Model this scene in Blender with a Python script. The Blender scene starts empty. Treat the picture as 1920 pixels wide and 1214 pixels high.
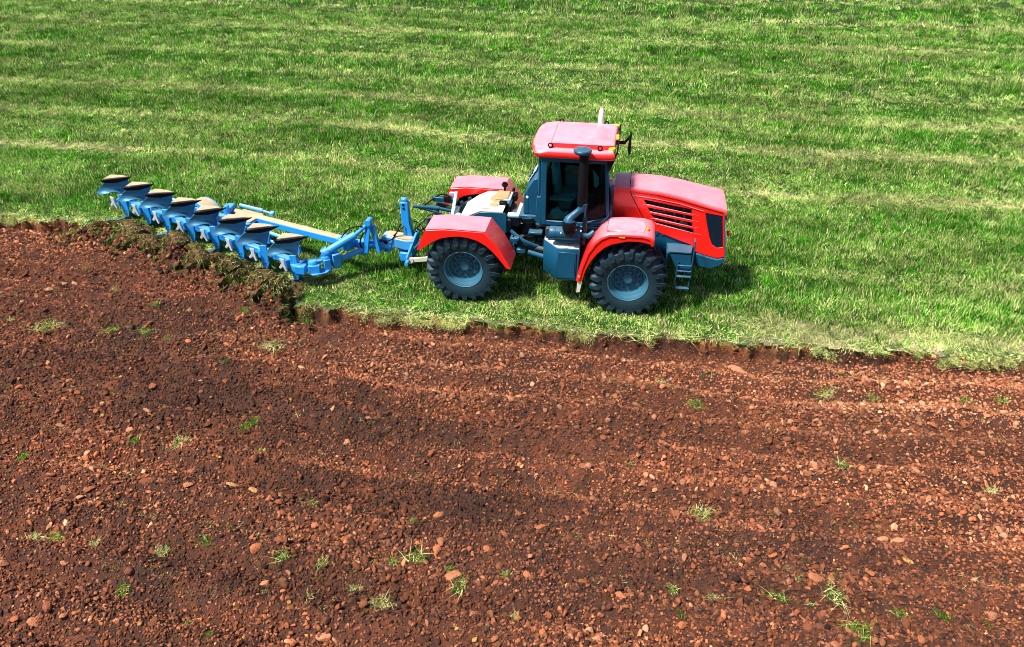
import bpy, bmesh, math, random
import numpy as np
from mathutils import Vector, Matrix, Euler, geometry

# ------------------------------------------------------------------ camera, world, sun, exposure
SC = bpy.context.scene
COL = SC.collection
R = math.radians
PSI, PIT = R(9.391), R(33.0)
CAM = Vector((3.3246, -14.9656, 8.5467))
fw = Vector((-math.sin(PSI)*math.cos(PIT), math.cos(PSI)*math.cos(PIT), -math.sin(PIT)))
rt = Vector((math.cos(PSI), math.sin(PSI), 0)); up = rt.cross(fw)
cd = bpy.data.cameras.new("camera"); co = bpy.data.objects.new("camera", cd); COL.objects.link(co)
M4 = Matrix((rt, up, -fw)).transposed().to_4x4(); M4.translation = CAM
co.matrix_world = M4
cd.sensor_width = 36; cd.lens = 1400/1920*36; cd.clip_end = 3000; cd.clip_start = .1
SC.camera = co

SUN = Vector((-.42, -.32, .85)).normalized()          # towards the sun
sd = bpy.data.lights.new("sun", 'SUN'); so = bpy.data.objects.new("sun", sd); COL.objects.link(so)
sd.energy = 5.0; sd.angle = R(8); sd.color = (1, .95, .87)
so.rotation_euler = (-SUN).to_track_quat('-Z', 'Y').to_euler(); so.location = (0, 0, 30)
wd = bpy.data.worlds.new("World"); SC.world = wd; wd.use_nodes = True
nt = wd.node_tree; bg = nt.nodes['Background']
sk = nt.nodes.new('ShaderNodeTexSky'); sk.sky_type = 'NISHITA'; sk.sun_disc = False
sk.sun_elevation = math.asin(SUN.z); sk.sun_rotation = math.atan2(SUN.x, SUN.y)
nt.links.new(sk.outputs[0], bg.inputs[0]); bg.inputs[1].default_value = .070
SC.view_settings.view_transform = 'Standard'; SC.view_settings.look = 'None'
SC.view_settings.exposure = .88; SC.view_settings.gamma = 1
SC.cycles.filter_width = .95
SC.cycles.max_bounces = 6; SC.cycles.transparent_max_bounces = 8

# ------------------------------------------------------------------ materials
def mat(name):
    m = bpy.data.materials.new(name); m.use_nodes = True
    n = m.node_tree.nodes; return m, n, m.node_tree.links, n['Principled BSDF']
def rgb(c): return (c[0], c[1], c[2], 1)
def mixc(n, l, a, b, f):
    x = n.new('ShaderNodeMix'); x.data_type = 'RGBA'
    for s, v in ((6, a), (7, b)):
        if isinstance(v, tuple): x.inputs[s].default_value = rgb(v)
        else: l.new(v, x.inputs[s])
    if isinstance(f, (int, float)): x.inputs[0].default_value = f
    else: l.new(f, x.inputs[0])
    return x.outputs[2]
def noise(n, l, sc, det=4, co=None, ro=.55):
    t = n.new('ShaderNodeTexNoise'); t.inputs['Scale'].default_value = sc; t.inputs['Detail'].default_value = det
    t.inputs['Roughness'].default_value = ro
    if co is not None: l.new(co, t.inputs['Vector'])
    return t.outputs['Fac']
def ramp(n, l, src, a, b):
    r = n.new('ShaderNodeMapRange'); l.new(src, r.inputs[0]); r.inputs[1].default_value = a; r.inputs[2].default_value = b
    return r.outputs[0]
def math_(n, l, op, a, b):
    x = n.new('ShaderNodeMath'); x.operation = op
    for s, v in ((0, a), (1, b)):
        if isinstance(v, (int, float)): x.inputs[s].default_value = v
        else: l.new(v, x.inputs[s])
    return x.outputs[0]
def attr(n, name, t='GEOMETRY'):
    a = n.new('ShaderNodeAttribute'); a.attribute_name = name; a.attribute_type = t; return a.outputs['Fac']

def paint(name, col, rough=.38, metal=0., dust=.0, dust_glare_col=(.62, .50, .42), coat=.0, grime=.25, dust_glare_up=0.):
    """painted or bare surface; dust lies as patches, more of it on faces that point up; on the reds that tint is painted sky glare"""
    m, n, l, b = mat(name)
    tc = n.new('ShaderNodeTexCoord').outputs['Object']
    f1 = noise(n, l, 3.2, 6, tc); f2 = noise(n, l, 28, 5, tc)
    dark = tuple(c*.62 for c in col)
    c = mixc(n, l, dark, col, ramp(n, l, f1, .30, .52)) if grime else mixc(n, l, col, col, 0)
    if grime:
        mx = c.node; 
        rr = ramp(n, l, f1, .25, .5); m2 = math_(n, l, 'MULTIPLY_ADD', rr, grime); m2.node.inputs[2].default_value = 1-grime
        l.new(m2, mx.inputs[0])
    if dust or dust_glare_up:
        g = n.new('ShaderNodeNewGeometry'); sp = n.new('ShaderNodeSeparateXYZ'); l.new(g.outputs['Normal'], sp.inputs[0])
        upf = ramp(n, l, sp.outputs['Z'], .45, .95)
        a = math_(n, l, 'MULTIPLY', upf, dust_glare_up); a = math_(n, l, 'ADD', a, dust)
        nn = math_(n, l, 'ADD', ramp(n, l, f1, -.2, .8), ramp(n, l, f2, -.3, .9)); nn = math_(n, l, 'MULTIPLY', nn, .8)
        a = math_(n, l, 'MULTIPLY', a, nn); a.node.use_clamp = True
        c = mixc(n, l, c, dust_glare_col, a)
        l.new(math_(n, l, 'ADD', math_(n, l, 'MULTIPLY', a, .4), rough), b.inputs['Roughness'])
    else:
        b.inputs['Roughness'].default_value = rough
    l.new(c, b.inputs['Base Color'])
    b.inputs['Metallic'].default_value = metal; b.inputs['Coat Weight'].default_value = coat; b.inputs['Coat Roughness'].default_value = .12
    bu = n.new('ShaderNodeBump'); bu.inputs['Strength'].default_value = .08; bu.inputs['Distance'].default_value = .01
    l.new(f2, bu.inputs['Height']); l.new(bu.outputs[0], b.inputs['Normal'])
    return m

RED = paint('red_paint', (.80, .012, .008), .32, coat=.5, dust_glare_up=.52, dust_glare_col=(.88, .40, .50), grime=.12)  # pink on up-facing panels is sky glare put into the colour
REDROOF = paint('red_roof_paint', (.80, .012, .008), .32, coat=.5, dust_glare_up=.60, dust_glare_col=(.88, .42, .52), grime=.12)  # same red, with stronger sky glare painted on faces pointing up
GREY = paint('blue_grey_paint', (.004, .066, .130), .38, dust=.0, dust_glare_up=.10, dust_glare_col=(.40, .48, .50), grime=.45)
GREYL = paint('pale_blue_grey_paint', (.16, .34, .46), .42, dust=.08, dust_glare_up=.5, dust_glare_col=(.62, .66, .66), grime=.35)
DARK = paint('dark_chassis_paint', (.016, .035, .05), .5, dust=.05, dust_glare_up=.25, dust_glare_col=(.20, .17, .13))
BLACK = paint('black_plastic', (.003, .004, .006), .6); BLACK.node_tree.nodes['Principled BSDF'].inputs['Specular IOR Level'].default_value = .15
BLUE = paint('bright_blue_paint', (.004, .26, .72), .42, dust=.01, dust_glare_up=.10, dust_glare_col=(.62, .62, .58), coat=.0, grime=.35)
BLUED = paint('dusty_blue_paint', (.012, .28, .68), .45, dust=.05, dust_glare_up=.35, dust_glare_col=(.60, .60, .60), grime=.35)
STEEL = paint('scoured_steel', (.05, .25, .43), .36, metal=.55, dust=.08, dust_glare_col=(.30, .27, .24), grime=.5)
STEELP = paint('pale_worn_steel', (.62, .72, .80), .4, metal=.3, dust=.1, grime=.3)
SAND = paint('dried_soil_crust', (.42, .27, .16), .9, grime=.7, dust=.22, dust_glare_col=(.66, .52, .38))
DECK = paint('cream_deck_paint', (.74, .68, .58), .5, grime=.2, dust=.15, dust_glare_col=(.60, .50, .38))
CLAY = paint('clay_crust', (.42, .27, .13), .8, grime=.5)
WHITE = paint('white_plastic', (.80, .80, .78), .35, grime=.1)
CREAM = paint('pale_rubber', (.62, .58, .46), .7, grime=.3)
GREEN = paint('yellow_green_lens', (.48, .62, .05), .25, grime=.1)
AMBER = paint('amber_lens', (.85, .33, .02), .25, grime=.1)
REDL = paint('red_lens', (.6, .0, .02), .2, grime=.1)
RUBBER = paint('tyre_rubber', (.003, .010, .016), .45, dust=.16, dust_glare_up=.12, dust_glare_col=(.035, .10, .14), grime=.6)
RIM = paint('rim_paint', (.022, .115, .18), .38, dust=.05, dust_glare_col=(.22, .30, .34), grime=.45)
SEATM = paint('seat_fabric', (.06, .36, .38), .8)
TAN = paint('tan_plastic', (.55, .28, .07), .6)
for m_, v_ in ((GREY, .3), (RUBBER, .3), (RIM, .35), (DARK, .25)): m_.node_tree.nodes['Principled BSDF'].inputs['Specular IOR Level'].default_value = v_
LAMPG, n_, l_, b_ = mat('headlight_glass')
b_.inputs['Base Color'].default_value = (.002, .014, .028, 1); b_.inputs['Roughness'].default_value = .12; b_.inputs['Coat Weight'].default_value = .2
# tinted cab glass
GLASS, n_, l_, b_ = mat('tinted_glass')
n_.remove(b_)
tr = n_.new('ShaderNodeBsdfTransparent'); tr.inputs[0].default_value = (.62, .76, .76, 1)
gl = n_.new('ShaderNodeBsdfGlossy'); gl.inputs['Roughness'].default_value = .03; gl.inputs[0].default_value = (.8, .9, 1, 1)
fr = n_.new('ShaderNodeFresnel'); fr.inputs[0].default_value = 1.18
mx = n_.new('ShaderNodeMixShader'); l_.new(fr.outputs[0], mx.inputs[0]); l_.new(tr.outputs[0], mx.inputs[1]); l_.new(gl.outputs[0], mx.inputs[2])
l_.new(mx.outputs[0], n_['Material Output'].inputs[0])

# ------------------------------------------------------------------ numpy noise
def _h(ix, iy, s):
    n = (ix*374761393 + iy*668265263 + s*1442695041) & 0xffffffff
    n = ((n ^ (n >> 13))*1274126177) & 0xffffffff
    return ((n ^ (n >> 16)) & 0xffff)/65535.
def vnoise(x, y, s=0):
    ix = np.floor(x).astype(np.int64); iy = np.floor(y).astype(np.int64); fx = x-ix; fy = y-iy
    fx = fx*fx*(3-2*fx); fy = fy*fy*(3-2*fy)
    a, b, c, d = _h(ix, iy, s), _h(ix+1, iy, s), _h(ix, iy+1, s), _h(ix+1, iy+1, s)
    return (a*(1-fx)+b*fx)*(1-fy)+(c*(1-fx)+d*fx)*fy
def fbm(x, y, f, o=4, s=0, g=.5):
    t = 0; a = 1; w = 0
    for k in range(o):
        t = t+a*vnoise(x*f+k*17.3, y*f+k*9.1, s+k); w += a; a *= g; f *= 2.03
    return t/w
def sstep(a, b, x):
    t = np.clip((x-a)/(b-a), 0, 1); return t*t*(3-2*t)

# ------------------------------------------------------------------ layout of the field
def edge_y(x):
    """y of the standing edge of the turf along the furrow"""
    e = np.interp(x, [-60, -10.7, -10.0, -3.95, -3.62, 4, 11, 60], [1.06, 1.06, 1.38, -1.02, -2.05, -1.97, -1.62, -1.6])
    return e + (fbm(x, x*0+3.1, .9, 3, 5)-.5)*.22 + (fbm(x, x*0+1.7, 3.5, 3, 6)-.5)*.30
def soil_h(x, y):
    d = edge_y(x)-y                                         # distance into the ploughed land
    diag = sstep(-10.9, -10.2, x)*(1-sstep(-3.9, -3.5, x))  # where the plough is turning the sod now
    row = .09*np.sin((y+.12*np.sin(x*.35)+.1*np.sin(x*.9+2))*2*np.pi/.78)
    row2 = .12*(fbm(x*.25, y, 1.5, 3, 11)-.5)
    lump = (fbm(x, y, 2.4, 3, 21)-.5)*.15+(fbm(x, y, 9, 3, 31)-.5)*.07+(fbm(x, y, 30, 2, 41)-.5)*.03
    surf = -.06+row+row2+lump
    tr = -.36+lump*.7
    k = sstep(.34, .85, d+lump)
    h = tr*(1-k)+surf*k
    # sods being turned beside the plough bodies: broken crests slanting away from each body
    u = (x+3.7)/.827
    cr = np.abs((u+(d*.9))%1-.5)*2
    crest = (.30*(1-cr)**1.3*sstep(.15, .5, d)*(1-sstep(.95, 1.5, d)))*(.45+.9*fbm(x, y, 2.1, 3, 55))
    h = h+crest*diag+diag*sstep(.1, .4, d)*(1-sstep(1., 1.7, d))*(.10+(fbm(x, y, 5, 4, 61)-.5)*.22)
    wall = sstep(-.02, .10, d+(fbm(x, y, 7, 2, 71)-.5)*.10)
    return (-.035)*(1-wall)+h*wall
def grass_h(x, y): return (fbm(x, y, .35, 3, 81)-.5)*.10*sstep(0, 6, y-edge_y(x)) + (fbm(x, y, 3, 2, 82)-.5)*.03

def grid_mesh(name, xs, ys, hf, keep=None, m=None):
    X, Y = np.meshgrid(xs, ys); Zz = hf(X, Y); nx = len(xs); ny = len(ys)
    co_ = np.stack([X, Y, Zz], -1).reshape(-1, 3)
    i = np.arange((nx-1)*(ny-1)); r_ = i//(nx-1); c_ = i % (nx-1); a = r_*nx+c_
    q = np.stack([a, a+1, a+1+nx, a+nx], -1)
    if keep is not None:
        cx = (xs[c_]+xs[c_+1])/2; cy = (ys[r_]+ys[r_+1])/2; q = q[keep(cx, cy)]
    me = bpy.data.meshes.new(name); me.vertices.add(len(co_)); me.vertices.foreach_set('co', co_.ravel().astype(np.float32))
    me.loops.add(q.size); me.loops.foreach_set('vertex_index', q.ravel().astype(np.int32))
    me.polygons.add(len(q)); me.polygons.foreach_set('loop_start', np.arange(0, q.size, 4, dtype=np.int32))
    me.update(calc_edges=True); me.validate()
    me.polygons.foreach_set('use_smooth', np.ones(len(me.polygons), bool))
    o = bpy.data.objects.new(name, me); COL.objects.link(o)
    if m: me.materials.append(m)
    return o

# soil material
def soil_colour(n, l, vec, red=None):
    big = noise(n, l, .45, 4, vec); mid = noise(n, l, 5, 6, vec, .65); fine = noise(n, l, 55, 5, vec, .7)
    c = mixc(n, l, (.036, .017, .011), (.15, .046, .021), ramp(n, l, big, .36, .62))
    c = mixc(n, l, c, (.045, .022, .016), ramp(n, l, mid, .60, .40))
    c = mixc(n, l, c, (.34, .14, .07), ramp(n, l, fine, .56, .80))
    return c, mid, fine
SOIL, n_, l_, b_ = mat('ploughed_soil')
g_ = n_.new('ShaderNodeNewGeometry').outputs['Position']
c_, mid_, fine_ = soil_colour(n_, l_, g_)
# fresh cut wall of the furrow shows the orange subsoil and the yellow straw roots
at = attr(n_, 'wall')
c_ = mixc(n_, l_, c_, mixc(n_, l_, mixc(n_, l_, (.30, .09, .025), (.34, .20, .06), ramp(n_, l_, noise(n_, l_, 9, 6, g_, .7), .42, .58)), (.035, .016, .010), ramp(n_, l_, noise(n_, l_, 22, 6, g_, .75), .50, .38)), at)
l_.new(c_, b_.inputs['Base Color']); b_.inputs['Roughness'].default_value = .9; b_.inputs['Specular IOR Level'].default_value = .2
bu = n_.new('ShaderNodeBump'); bu.inputs['Strength'].default_value = .9; bu.inputs['Distance'].default_value = .03
hh = math_(n_, l_, 'ADD', fine_, mid_); l_.new(hh, bu.inputs['Height']); l_.new(bu.outputs[0], b_.inputs['Normal'])

def nonuni(a, b, st, lo, hi, g=1.25):
    v = list(np.arange(a, b+1e-6, st)); s = st; x = v[-1]
    while x < hi: s = min(s*g, 40); x += s; v.append(x)
    s = st; x = a
    while x > lo: s = min(s*g, 40); x -= s; v.insert(0, x)
    return np.array(v)
xs = nonuni(-16, 14, .034, -400, 400); ys = nonuni(-11.6, 1.5, .034, -200, 1.9)
soil = grid_mesh('ploughed_soil', xs, ys, soil_h, lambda x, y: y < edge_y(x)+.5, SOIL)
soil['kind'] = 'structure'; soil['label'] = 'reddish brown ploughed soil broken into clods'
cc = np.empty(len(soil.data.vertices)*3, np.float32); soil.data.vertices.foreach_get('co', cc); cc = cc.reshape(-1, 3).astype(float)
dd = edge_y(cc[:, 0])-cc[:, 1]
w = (1-sstep(.10, .26, dd))*sstep(-.22, -.10, cc[:, 2])*sstep(.36, .50, fbm(cc[:, 0], cc[:, 1], .7, 3, 91))
a = soil.data.attributes.new('wall', 'FLOAT', 'POINT'); a.data.foreach_set('value', w.astype(np.float32))

# turf ground
TURF, n_, l_, b_ = mat('turf_ground')
g_ = n_.new('ShaderNodeNewGeometry').outputs['Position']
f1 = noise(n_, l_, 1.2, 5, g_); f2 = noise(n_, l_, 14, 5, g_, .7); f3 = noise(n_, l_, 60, 3, g_, .7)
c_ = mixc(n_, l_, (.012, .040, .007), (.030, .085, .012), ramp(n_, l_, f1, .35, .65))
c_ = mixc(n_, l_, c_, (.17, .16, .065), ramp(n_, l_, f2, .55, .72))
c_ = mixc(n_, l_, c_, (.012, .020, .006), ramp(n_, l_, f3, .52, .38))
c_ = mixc(n_, l_, c_, mixc(n_, l_, (.16, .10, .05), (.56, .45, .32), ramp(n_, l_, f3, .42, .58)), attr(n_, 'bare'))
l_.new(c_, b_.inputs['Base Color']); b_.inputs['Roughness'].default_value = 1; b_.inputs['Specular IOR Level'].default_value = .1
xs = nonuni(-17, 16, .07, -1500, 1500, 1.3); ys = nonuni(-2.5, 1.8, .07, -2.6, 2500, 1.12)
turf = grid_mesh('turf_ground', xs, ys, grass_h, lambda x, y: y > edge_y(x)+(fbm(x, y, 6, 2, 95)-.5)*.24, TURF)
turf['kind'] = 'structure'

BANDS = [(-1.15, .75, .55), (1.35, .3, .25), (6.05, .38, .75), (9.6, .5, .65), (13.2, .6, .55), (16.0, .4, .3), (19.3, .55, .5), (24.8, .8, .5), (30.5, .9, .5), (37, 1, .5), (45, 1.4, .5), (56, 2, .5)]
def dryness(x, y):
    yy = y+.35*(fbm(x, x*0, .11, 3, 101)-.5)*2+.15*np.sin(x*.23)
    t = np.zeros_like(x)+.12
    for c, s, a_ in BANDS: t = np.maximum(t, .14+a_*np.exp(-((yy-c)/s/.75)**2)*np.clip(-.15+1.9*fbm(x*.30, y, .6, 3, 103), 0, 1.2))
    t = t+.55*(fbm(x*.4, y, 1.1, 4, 105)-.5)+.42*(fbm(x*.09, y, 2.2, 3, 111)-.5)
    nearedge = 1-sstep(.05, .45, y-edge_y(x))
    t = np.maximum(t, nearedge*.74)
    right = sstep(3.8, 6.5, x)*(1-sstep(-1.3, -.35, y))
    t = np.maximum(t, right*(.10+.95*fbm(x*.5, y, .9, 3, 107)))
    return np.clip(t, .03, .97)
cc = np.empty(len(turf.data.vertices)*3, np.float32); turf.data.vertices.foreach_get('co', cc); cc = cc.reshape(-1, 3).astype(float)
bare = sstep(5.2, 8, cc[:, 0])*(1-sstep(-1.15, -.75, cc[:, 1]))*sstep(.38, .6, fbm(cc[:, 0]*.5, cc[:, 1], 1.1, 3, 109))
bare = np.maximum(bare, sstep(.62, .8, dryness(cc[:, 0], cc[:, 1]))*.25)
a = turf.data.attributes.new('bare', 'FLOAT', 'POINT'); a.data.foreach_set('value', bare.astype(np.float32))

# ------------------------------------------------------------------ scatter by geometry nodes on a point mesh
def scatter(name, protos, pos, rot, scl, idx, attrs):
    pc = bpy.data.collections.new(name+'_kinds')
    for p in protos: pc.objects.link(p)
    me = bpy.data.meshes.new(name); N = len(pos); me.vertices.add(N); me.vertices.foreach_set('co', pos.astype(np.float32).ravel())
    def av(nm, v):
        a = me.attributes.new(nm, 'FLOAT_VECTOR', 'POINT'); a.data.foreach_set('vector', v.astype(np.float32).ravel())
    av('rotv', rot); av('sclv', scl)
    a = me.attributes.new('pick', 'INT', 'POINT'); a.data.foreach_set('value', idx.astype(np.int32))
    for k, v in attrs.items():
        a = me.attributes.new(k, 'FLOAT', 'POINT'); a.data.foreach_set('value', v.astype(np.float32))
    o = bpy.data.objects.new(name, me); COL.objects.link(o); o['kind'] = 'stuff'
    ng = bpy.data.node_groups.new(name, 'GeometryNodeTree')
    ng.interface.new_socket('Geometry', in_out='INPUT', socket_type='NodeSocketGeometry')
    ng.interface.new_socket('Geometry', in_out='OUTPUT', socket_type='NodeSocketGeometry')
    n = ng.nodes; l = ng.links; gi = n.new('NodeGroupInput'); go = n.new('NodeGroupOutput')
    ip = n.new('GeometryNodeInstanceOnPoints'); ci = n.new('GeometryNodeCollectionInfo')
    ci.inputs['Collection'].default_value = pc; ci.inputs['Separate Children'].default_value = True; ci.inputs['Reset Children'].default_value = True
    ip.inputs['Pick Instance'].default_value = True
    def na(nm, t):
        a = n.new('GeometryNodeInputNamedAttribute'); a.data_type = t; a.inputs['Name'].default_value = nm; return a.outputs['Attribute']
    l.new(gi.outputs[0], ip.inputs['Points']); l.new(ci.outputs[0], ip.inputs['Instance'])
    l.new(na('pick', 'INT'), ip.inputs['Instance Index'])
    e2r = n.new('FunctionNodeEulerToRotation'); l.new(na('rotv', 'FLOAT_VECTOR'), e2r.inputs[0]); l.new(e2r.outputs[0], ip.inputs['Rotation'])
    l.new(na('sclv', 'FLOAT_VECTOR'), ip.inputs['Scale']); l.new(ip.outputs[0], go.inputs[0])
    md = o.modifiers.new('scatter', 'NODES'); md.node_group = ng
    return o

# clods -----------------------------------------------------------
def clod_material(name, t):
    m, n, l, b = mat(name)
    tc = n.new('ShaderNodeTexCoord').outputs['Object']
    if t == 'INSTANCER': rd, lm = attr(n, 'redness', t), attr(n, 'lum', t)
    else: rd, lm = attr(n, 'redness', 'OBJECT'), attr(n, 'lum', 'OBJECT')
    f = noise(n, l, 6, 5, tc, .7); f2 = noise(n, l, 30, 4, tc, .7)
    c = mixc(n, l, (.085, .038, .025), (.42, .130, .052), ramp(n, l, rd, .15, .6))
    c = mixc(n, l, c, (.68, .33, .185), ramp(n, l, rd, .6, .9))
    c = mixc(n, l, c, (.58, .32, .09), ramp(n, l, rd, .955, .985))
    c = mixc(n, l, c, (.05, .025, .02), ramp(n, l, f, .50, .30))
    hs = n.new('ShaderNodeHueSaturation'); l.new(c, hs.inputs['Color']); l.new(lm, hs.inputs['Value'])
    l.new(hs.outputs[0], b.inputs['Base Color']); b.inputs['Roughness'].default_value = .85; b.inputs['Specular IOR Level'].default_value = .25
    bu = n.new('ShaderNodeBump'); bu.inputs['Strength'].default_value = .6; bu.inputs['Distance'].default_value = .1
    l.new(math_(n, l, 'ADD', f, f2), bu.inputs['Height']); l.new(bu.outputs[0], b.inputs['Normal'])
    return m
CLOD = clod_material('clod_crumbs', 'INSTANCER'); CLODO = clod_material('clod_earth', 'OBJECT')
rnd = random.Random(4)
def clod_mesh(name, m, sub=2, cuts=9, rough=.10):
    bm = bmesh.new(); bmesh.ops.create_icosphere(bm, subdivisions=sub, radius=1)
    pl = []
    for _ in range(cuts):
        v = Vector((rnd.gauss(0, 1), rnd.gauss(0, 1), rnd.gauss(0, 1))).normalized(); pl.append((v, rnd.uniform(.36, .78)))
    for v in bm.verts:
        for nrm, d in pl:
            k = v.co.dot(nrm)
            if k > d: v.co -= nrm*(k-d)*.92
        v.co *= 1+rnd.uniform(-rough, rough)*.6
        v.co.x *= 1.0; v.co.y *= .78; v.co.z *= .70
    me = bpy.data.meshes.new(name); bm.to_mesh(me); bm.free(); me.materials.append(m)
    return me
def proto(me): return bpy.data.objects.new(me.name, me)
small = [proto(clod_mesh('crumb_%02d' % k, CLOD, 1 if k < 7 else 2, 7)) for k in range(14)]
rs = np.random.default_rng(7)
def in_soil(x, y, m_=.05): return (edge_y(x)-y) > m_
def view_keep(x, y, mar=1.12):
    dx = x-CAM.x; dy = y-CAM.y; dz = -CAM.z
    Zc = dx*fw.x+dy*fw.y+dz*fw.z; u = (dx*rt.x+dy*rt.y)/Zc; v = (dx*up.x+dy*up.y+dz*up.z)/Zc
    return (Zc > 0) & (np.abs(u) < .686*mar+.8/Zc) & (np.abs(v) < .434*mar+.8/Zc)
def pts(n, x0, x1, y0, y1): return rs.uniform(x0, x1, n), rs.uniform(y0, y1, n)
LX, LY, LS = [], [], []
for n_k, (n_c, s0, s1) in enumerate(((190000, .012, .022), (290000, .017, .034), (66000, .028, .048), (11000, .044, .078))):
    x, y = pts(n_c, -17, 14, -11.4, 1.2); k = in_soil(x, y, .0) & view_keep(x, y)
    # clods gather in patches and rows
    dn = fbm(x*.6, y, 1.3, 3, 201); k &= rs.random(n_c) < np.clip((dn-.22)*2.6, .6, 1)
    if n_k > 1: k &= rs.random(n_c) < np.clip((fbm(x*.45, y, 1.0, 3, 215)-.36)*4.5, .12, 1)
    x, y = x[k], y[k]; LX.append(x); LY.append(y); LS.append(s0*(s1/s0)**(rs.random(len(x))**1.5))
# broken sod crumbs heaped in the zone the plough is working
x, y = pts(30000, -11.4, -3.2, -2.8, 1.3); d = edge_y(x)-y; k = (d > .08) & (d < 1.5) & (rs.random(30000) < 1.1-d*.55); LX.append(x[k]); LY.append(y[k]); LS.append(.018*(.085/.018)**(rs.random(k.sum())**2.0)); nz_ = k.sum()
x = np.concatenate(LX); y = np.concatenate(LY); s = np.concatenate(LS); N = len(x)
z = soil_h(x, y)+s*.40
rowd = (fbm(x*.12, y+.1*np.sin(x*.4), 1.1, 3, 251)-.5)*2.6
left = sstep(3, -9, x)
red = .455+.30*(fbm(x*.3, y, .6, 3, 205)-.5)*2+.13*rowd-.10*left-.17*sstep(-5.5, -10, y)+rs.normal(0, .17, N)+.18*sstep(2, 8, x)*sstep(-7, -4, y)
red = np.where(s > .05, red+.12, red); red = np.where(rs.random(N) < .004, .99, np.clip(red, 0, .93))
lum = np.clip(np.exp(rs.normal(-.02, .42, N)), .25, 2.3)
olive = np.arange(N) >= N-nz_; red = np.where(olive, np.where(rs.random(N) < .25, .99, rs.uniform(.0, .55, N)), red); lum = np.where(olive, rs.uniform(.3, .85, N), lum)
# darker moist bands and turned sod beside the plough
lum *= .74+.42*sstep(.36, .60, fbm(x*.14, y+.08*np.sin(x*.7), 1.25, 3, 253))
scatter('soil_crumbs', small, np.stack([x, y, z], 1), rs.uniform(0, 6.28, (N, 3))*np.array([.12, .12, 1]),
        s[:, None]*rs.uniform(.75, 1.35, (N, 3)), rs.integers(0, len(small), N), {'redness': red, 'lum': lum})

def tag(o, label, cat, group=None):
    o['label'] = label; o['category'] = cat
    if group: o['group'] = group
    return o
CL = [clod_mesh('clod', CLODO, 3, 11, .05) for _ in range(9)]
def put_clod(x, y, s, label, group, redn, lum_, flat=1., yaw=None, elong=1.):
    o = bpy.data.objects.new('clod', CL[rnd.randrange(9)]); COL.objects.link(o)
    zz = float(soil_h(np.array([x]), np.array([y]))[0])
    o.location = (x, y, zz+s*.18*flat); o.rotation_euler = (rnd.uniform(-.3, .3), rnd.uniform(-.3, .3), rnd.uniform(0, 6.28) if yaw is None else yaw)
    o.scale = (s*elong, s, s*flat); o['redness'] = redn; o['lum'] = lum_
    return tag(o, label, 'clod', group)
#CLODS_HERE
big = [(-1.5, -8.45, .125, 'large brick red clod standing high beside a torn grass tuft', .62, 1.25, 1, 0, 1),
 (-.05, -9.57, .115, 'rounded orange boulder lying alone at the bottom edge of the photo', .72, 1.25, .8, .2, 1.15),
 (-3.84, -10.0, .10, 'squarish orange red clod with a pale rim in the bottom left corner', .7, 1.15, 1, 0, 1.1),
 (1.41, -8.45, .13, 'wide lumpy orange clod just above a grass tuft in the foreground', .68, 1.1, .9, .4, 1.15),
 (-3.31, -7.03, .09, 'smooth orange clod, the upper one of two alike on dark soil', .66, 1.3, .9, .2, 1.2),
 (-3.07, -7.48, .09, 'smooth orange clod, the lower one of two alike on dark soil', .68, 1.3, .8, 0, 1.2),
 (-2.45, -7.27, .10, 'mustard yellow clod, left one of a pair with grass roots', .97, 1.1, .8, .2, 1.25),
 (-2.13, -7.26, .095, 'mustard yellow clod, right one of a pair with grass roots', .97, 1.0, .8, -.2, 1.2),
 (-3.8, -7.46, .10, 'long dark red slab of earth lying flat on brown soil', .40, .9, .7, .1, 1.9),
 (-3.18, -10.09, .10, 'long brown loaf shaped clod near the bottom left corner', .30, 1.1, .8, .15, 2.0),
 (5.67, -4.73, .085, 'plump salmon clod alone on smooth red soil', .72, 1.1, .9, 0, 1.1),
 (9.08, -2.31, .07, 'small yellowish stone close below the furrow', .98, 1.2, .8, 0, 1.3),
 (9.92, -2.63, .085, 'long tan stone pointing along the furrow', .97, 1.1, .7, -.4, 1.7),
 (10.35, -2.52, .08, 'oval tan stone at the right end of the furrow', .95, 1.1, .8, 0, 1.2),
 (8.56, -7.85, .11, 'round salmon clod at the right of the foreground', .75, 1.15, .9, 0, 1),
 (7.42, -6.8, .10, 'orange clod, left one of an angular pair on dark soil', .75, 1.25, 1, 0, 1),
 (7.65, -6.78, .10, 'orange clod, right one of an angular pair on dark soil', .73, 1.25, 1, .5, 1.2),
 (7.7, -7.09, .07, 'golden yellow stone just below an angular pair of clods', .99, 1.3, .7, -.5, 1.5),
 (5.76, -2.63, .10, 'long tapering orange slab lying just below the furrow', .78, 1.0, .7, -.35, 2.2),
 (2.48, -7.31, .085, 'brick coloured wedge of earth with a black hollow beside it', .6, 1.2, 1, .5, 1.3),
 (5.5, -7.36, .10, 'big red clod with a flat top among brown crumbs', .62, 1.15, 1, 0, 1.1),
 (6.36, -7.68, .12, 'broad orange red clod just above the largest straw tufts', .66, 1.2, .8, .1, 1.3),
 (6.59, -7.58, .09, 'orange red egg shaped clod leaning upright near straw tufts', .68, 1.2, 1.3, 1.2, 1.1),
 (-9.36, -2.28, .11, 'olive yellow clod, left one of two at the far left', .95, .75, .8, 0, 1.2),
 (-9.11, -2.12, .09, 'olive yellow clod, right one of two at the far left', .95, .75, .9, 0, 1.1)]
for b in big: put_clod(b[0], b[1], b[2], b[3], 'large single clods and stones', b[4], b[5], b[6], b[7], b[8])
cnt = 0
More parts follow.
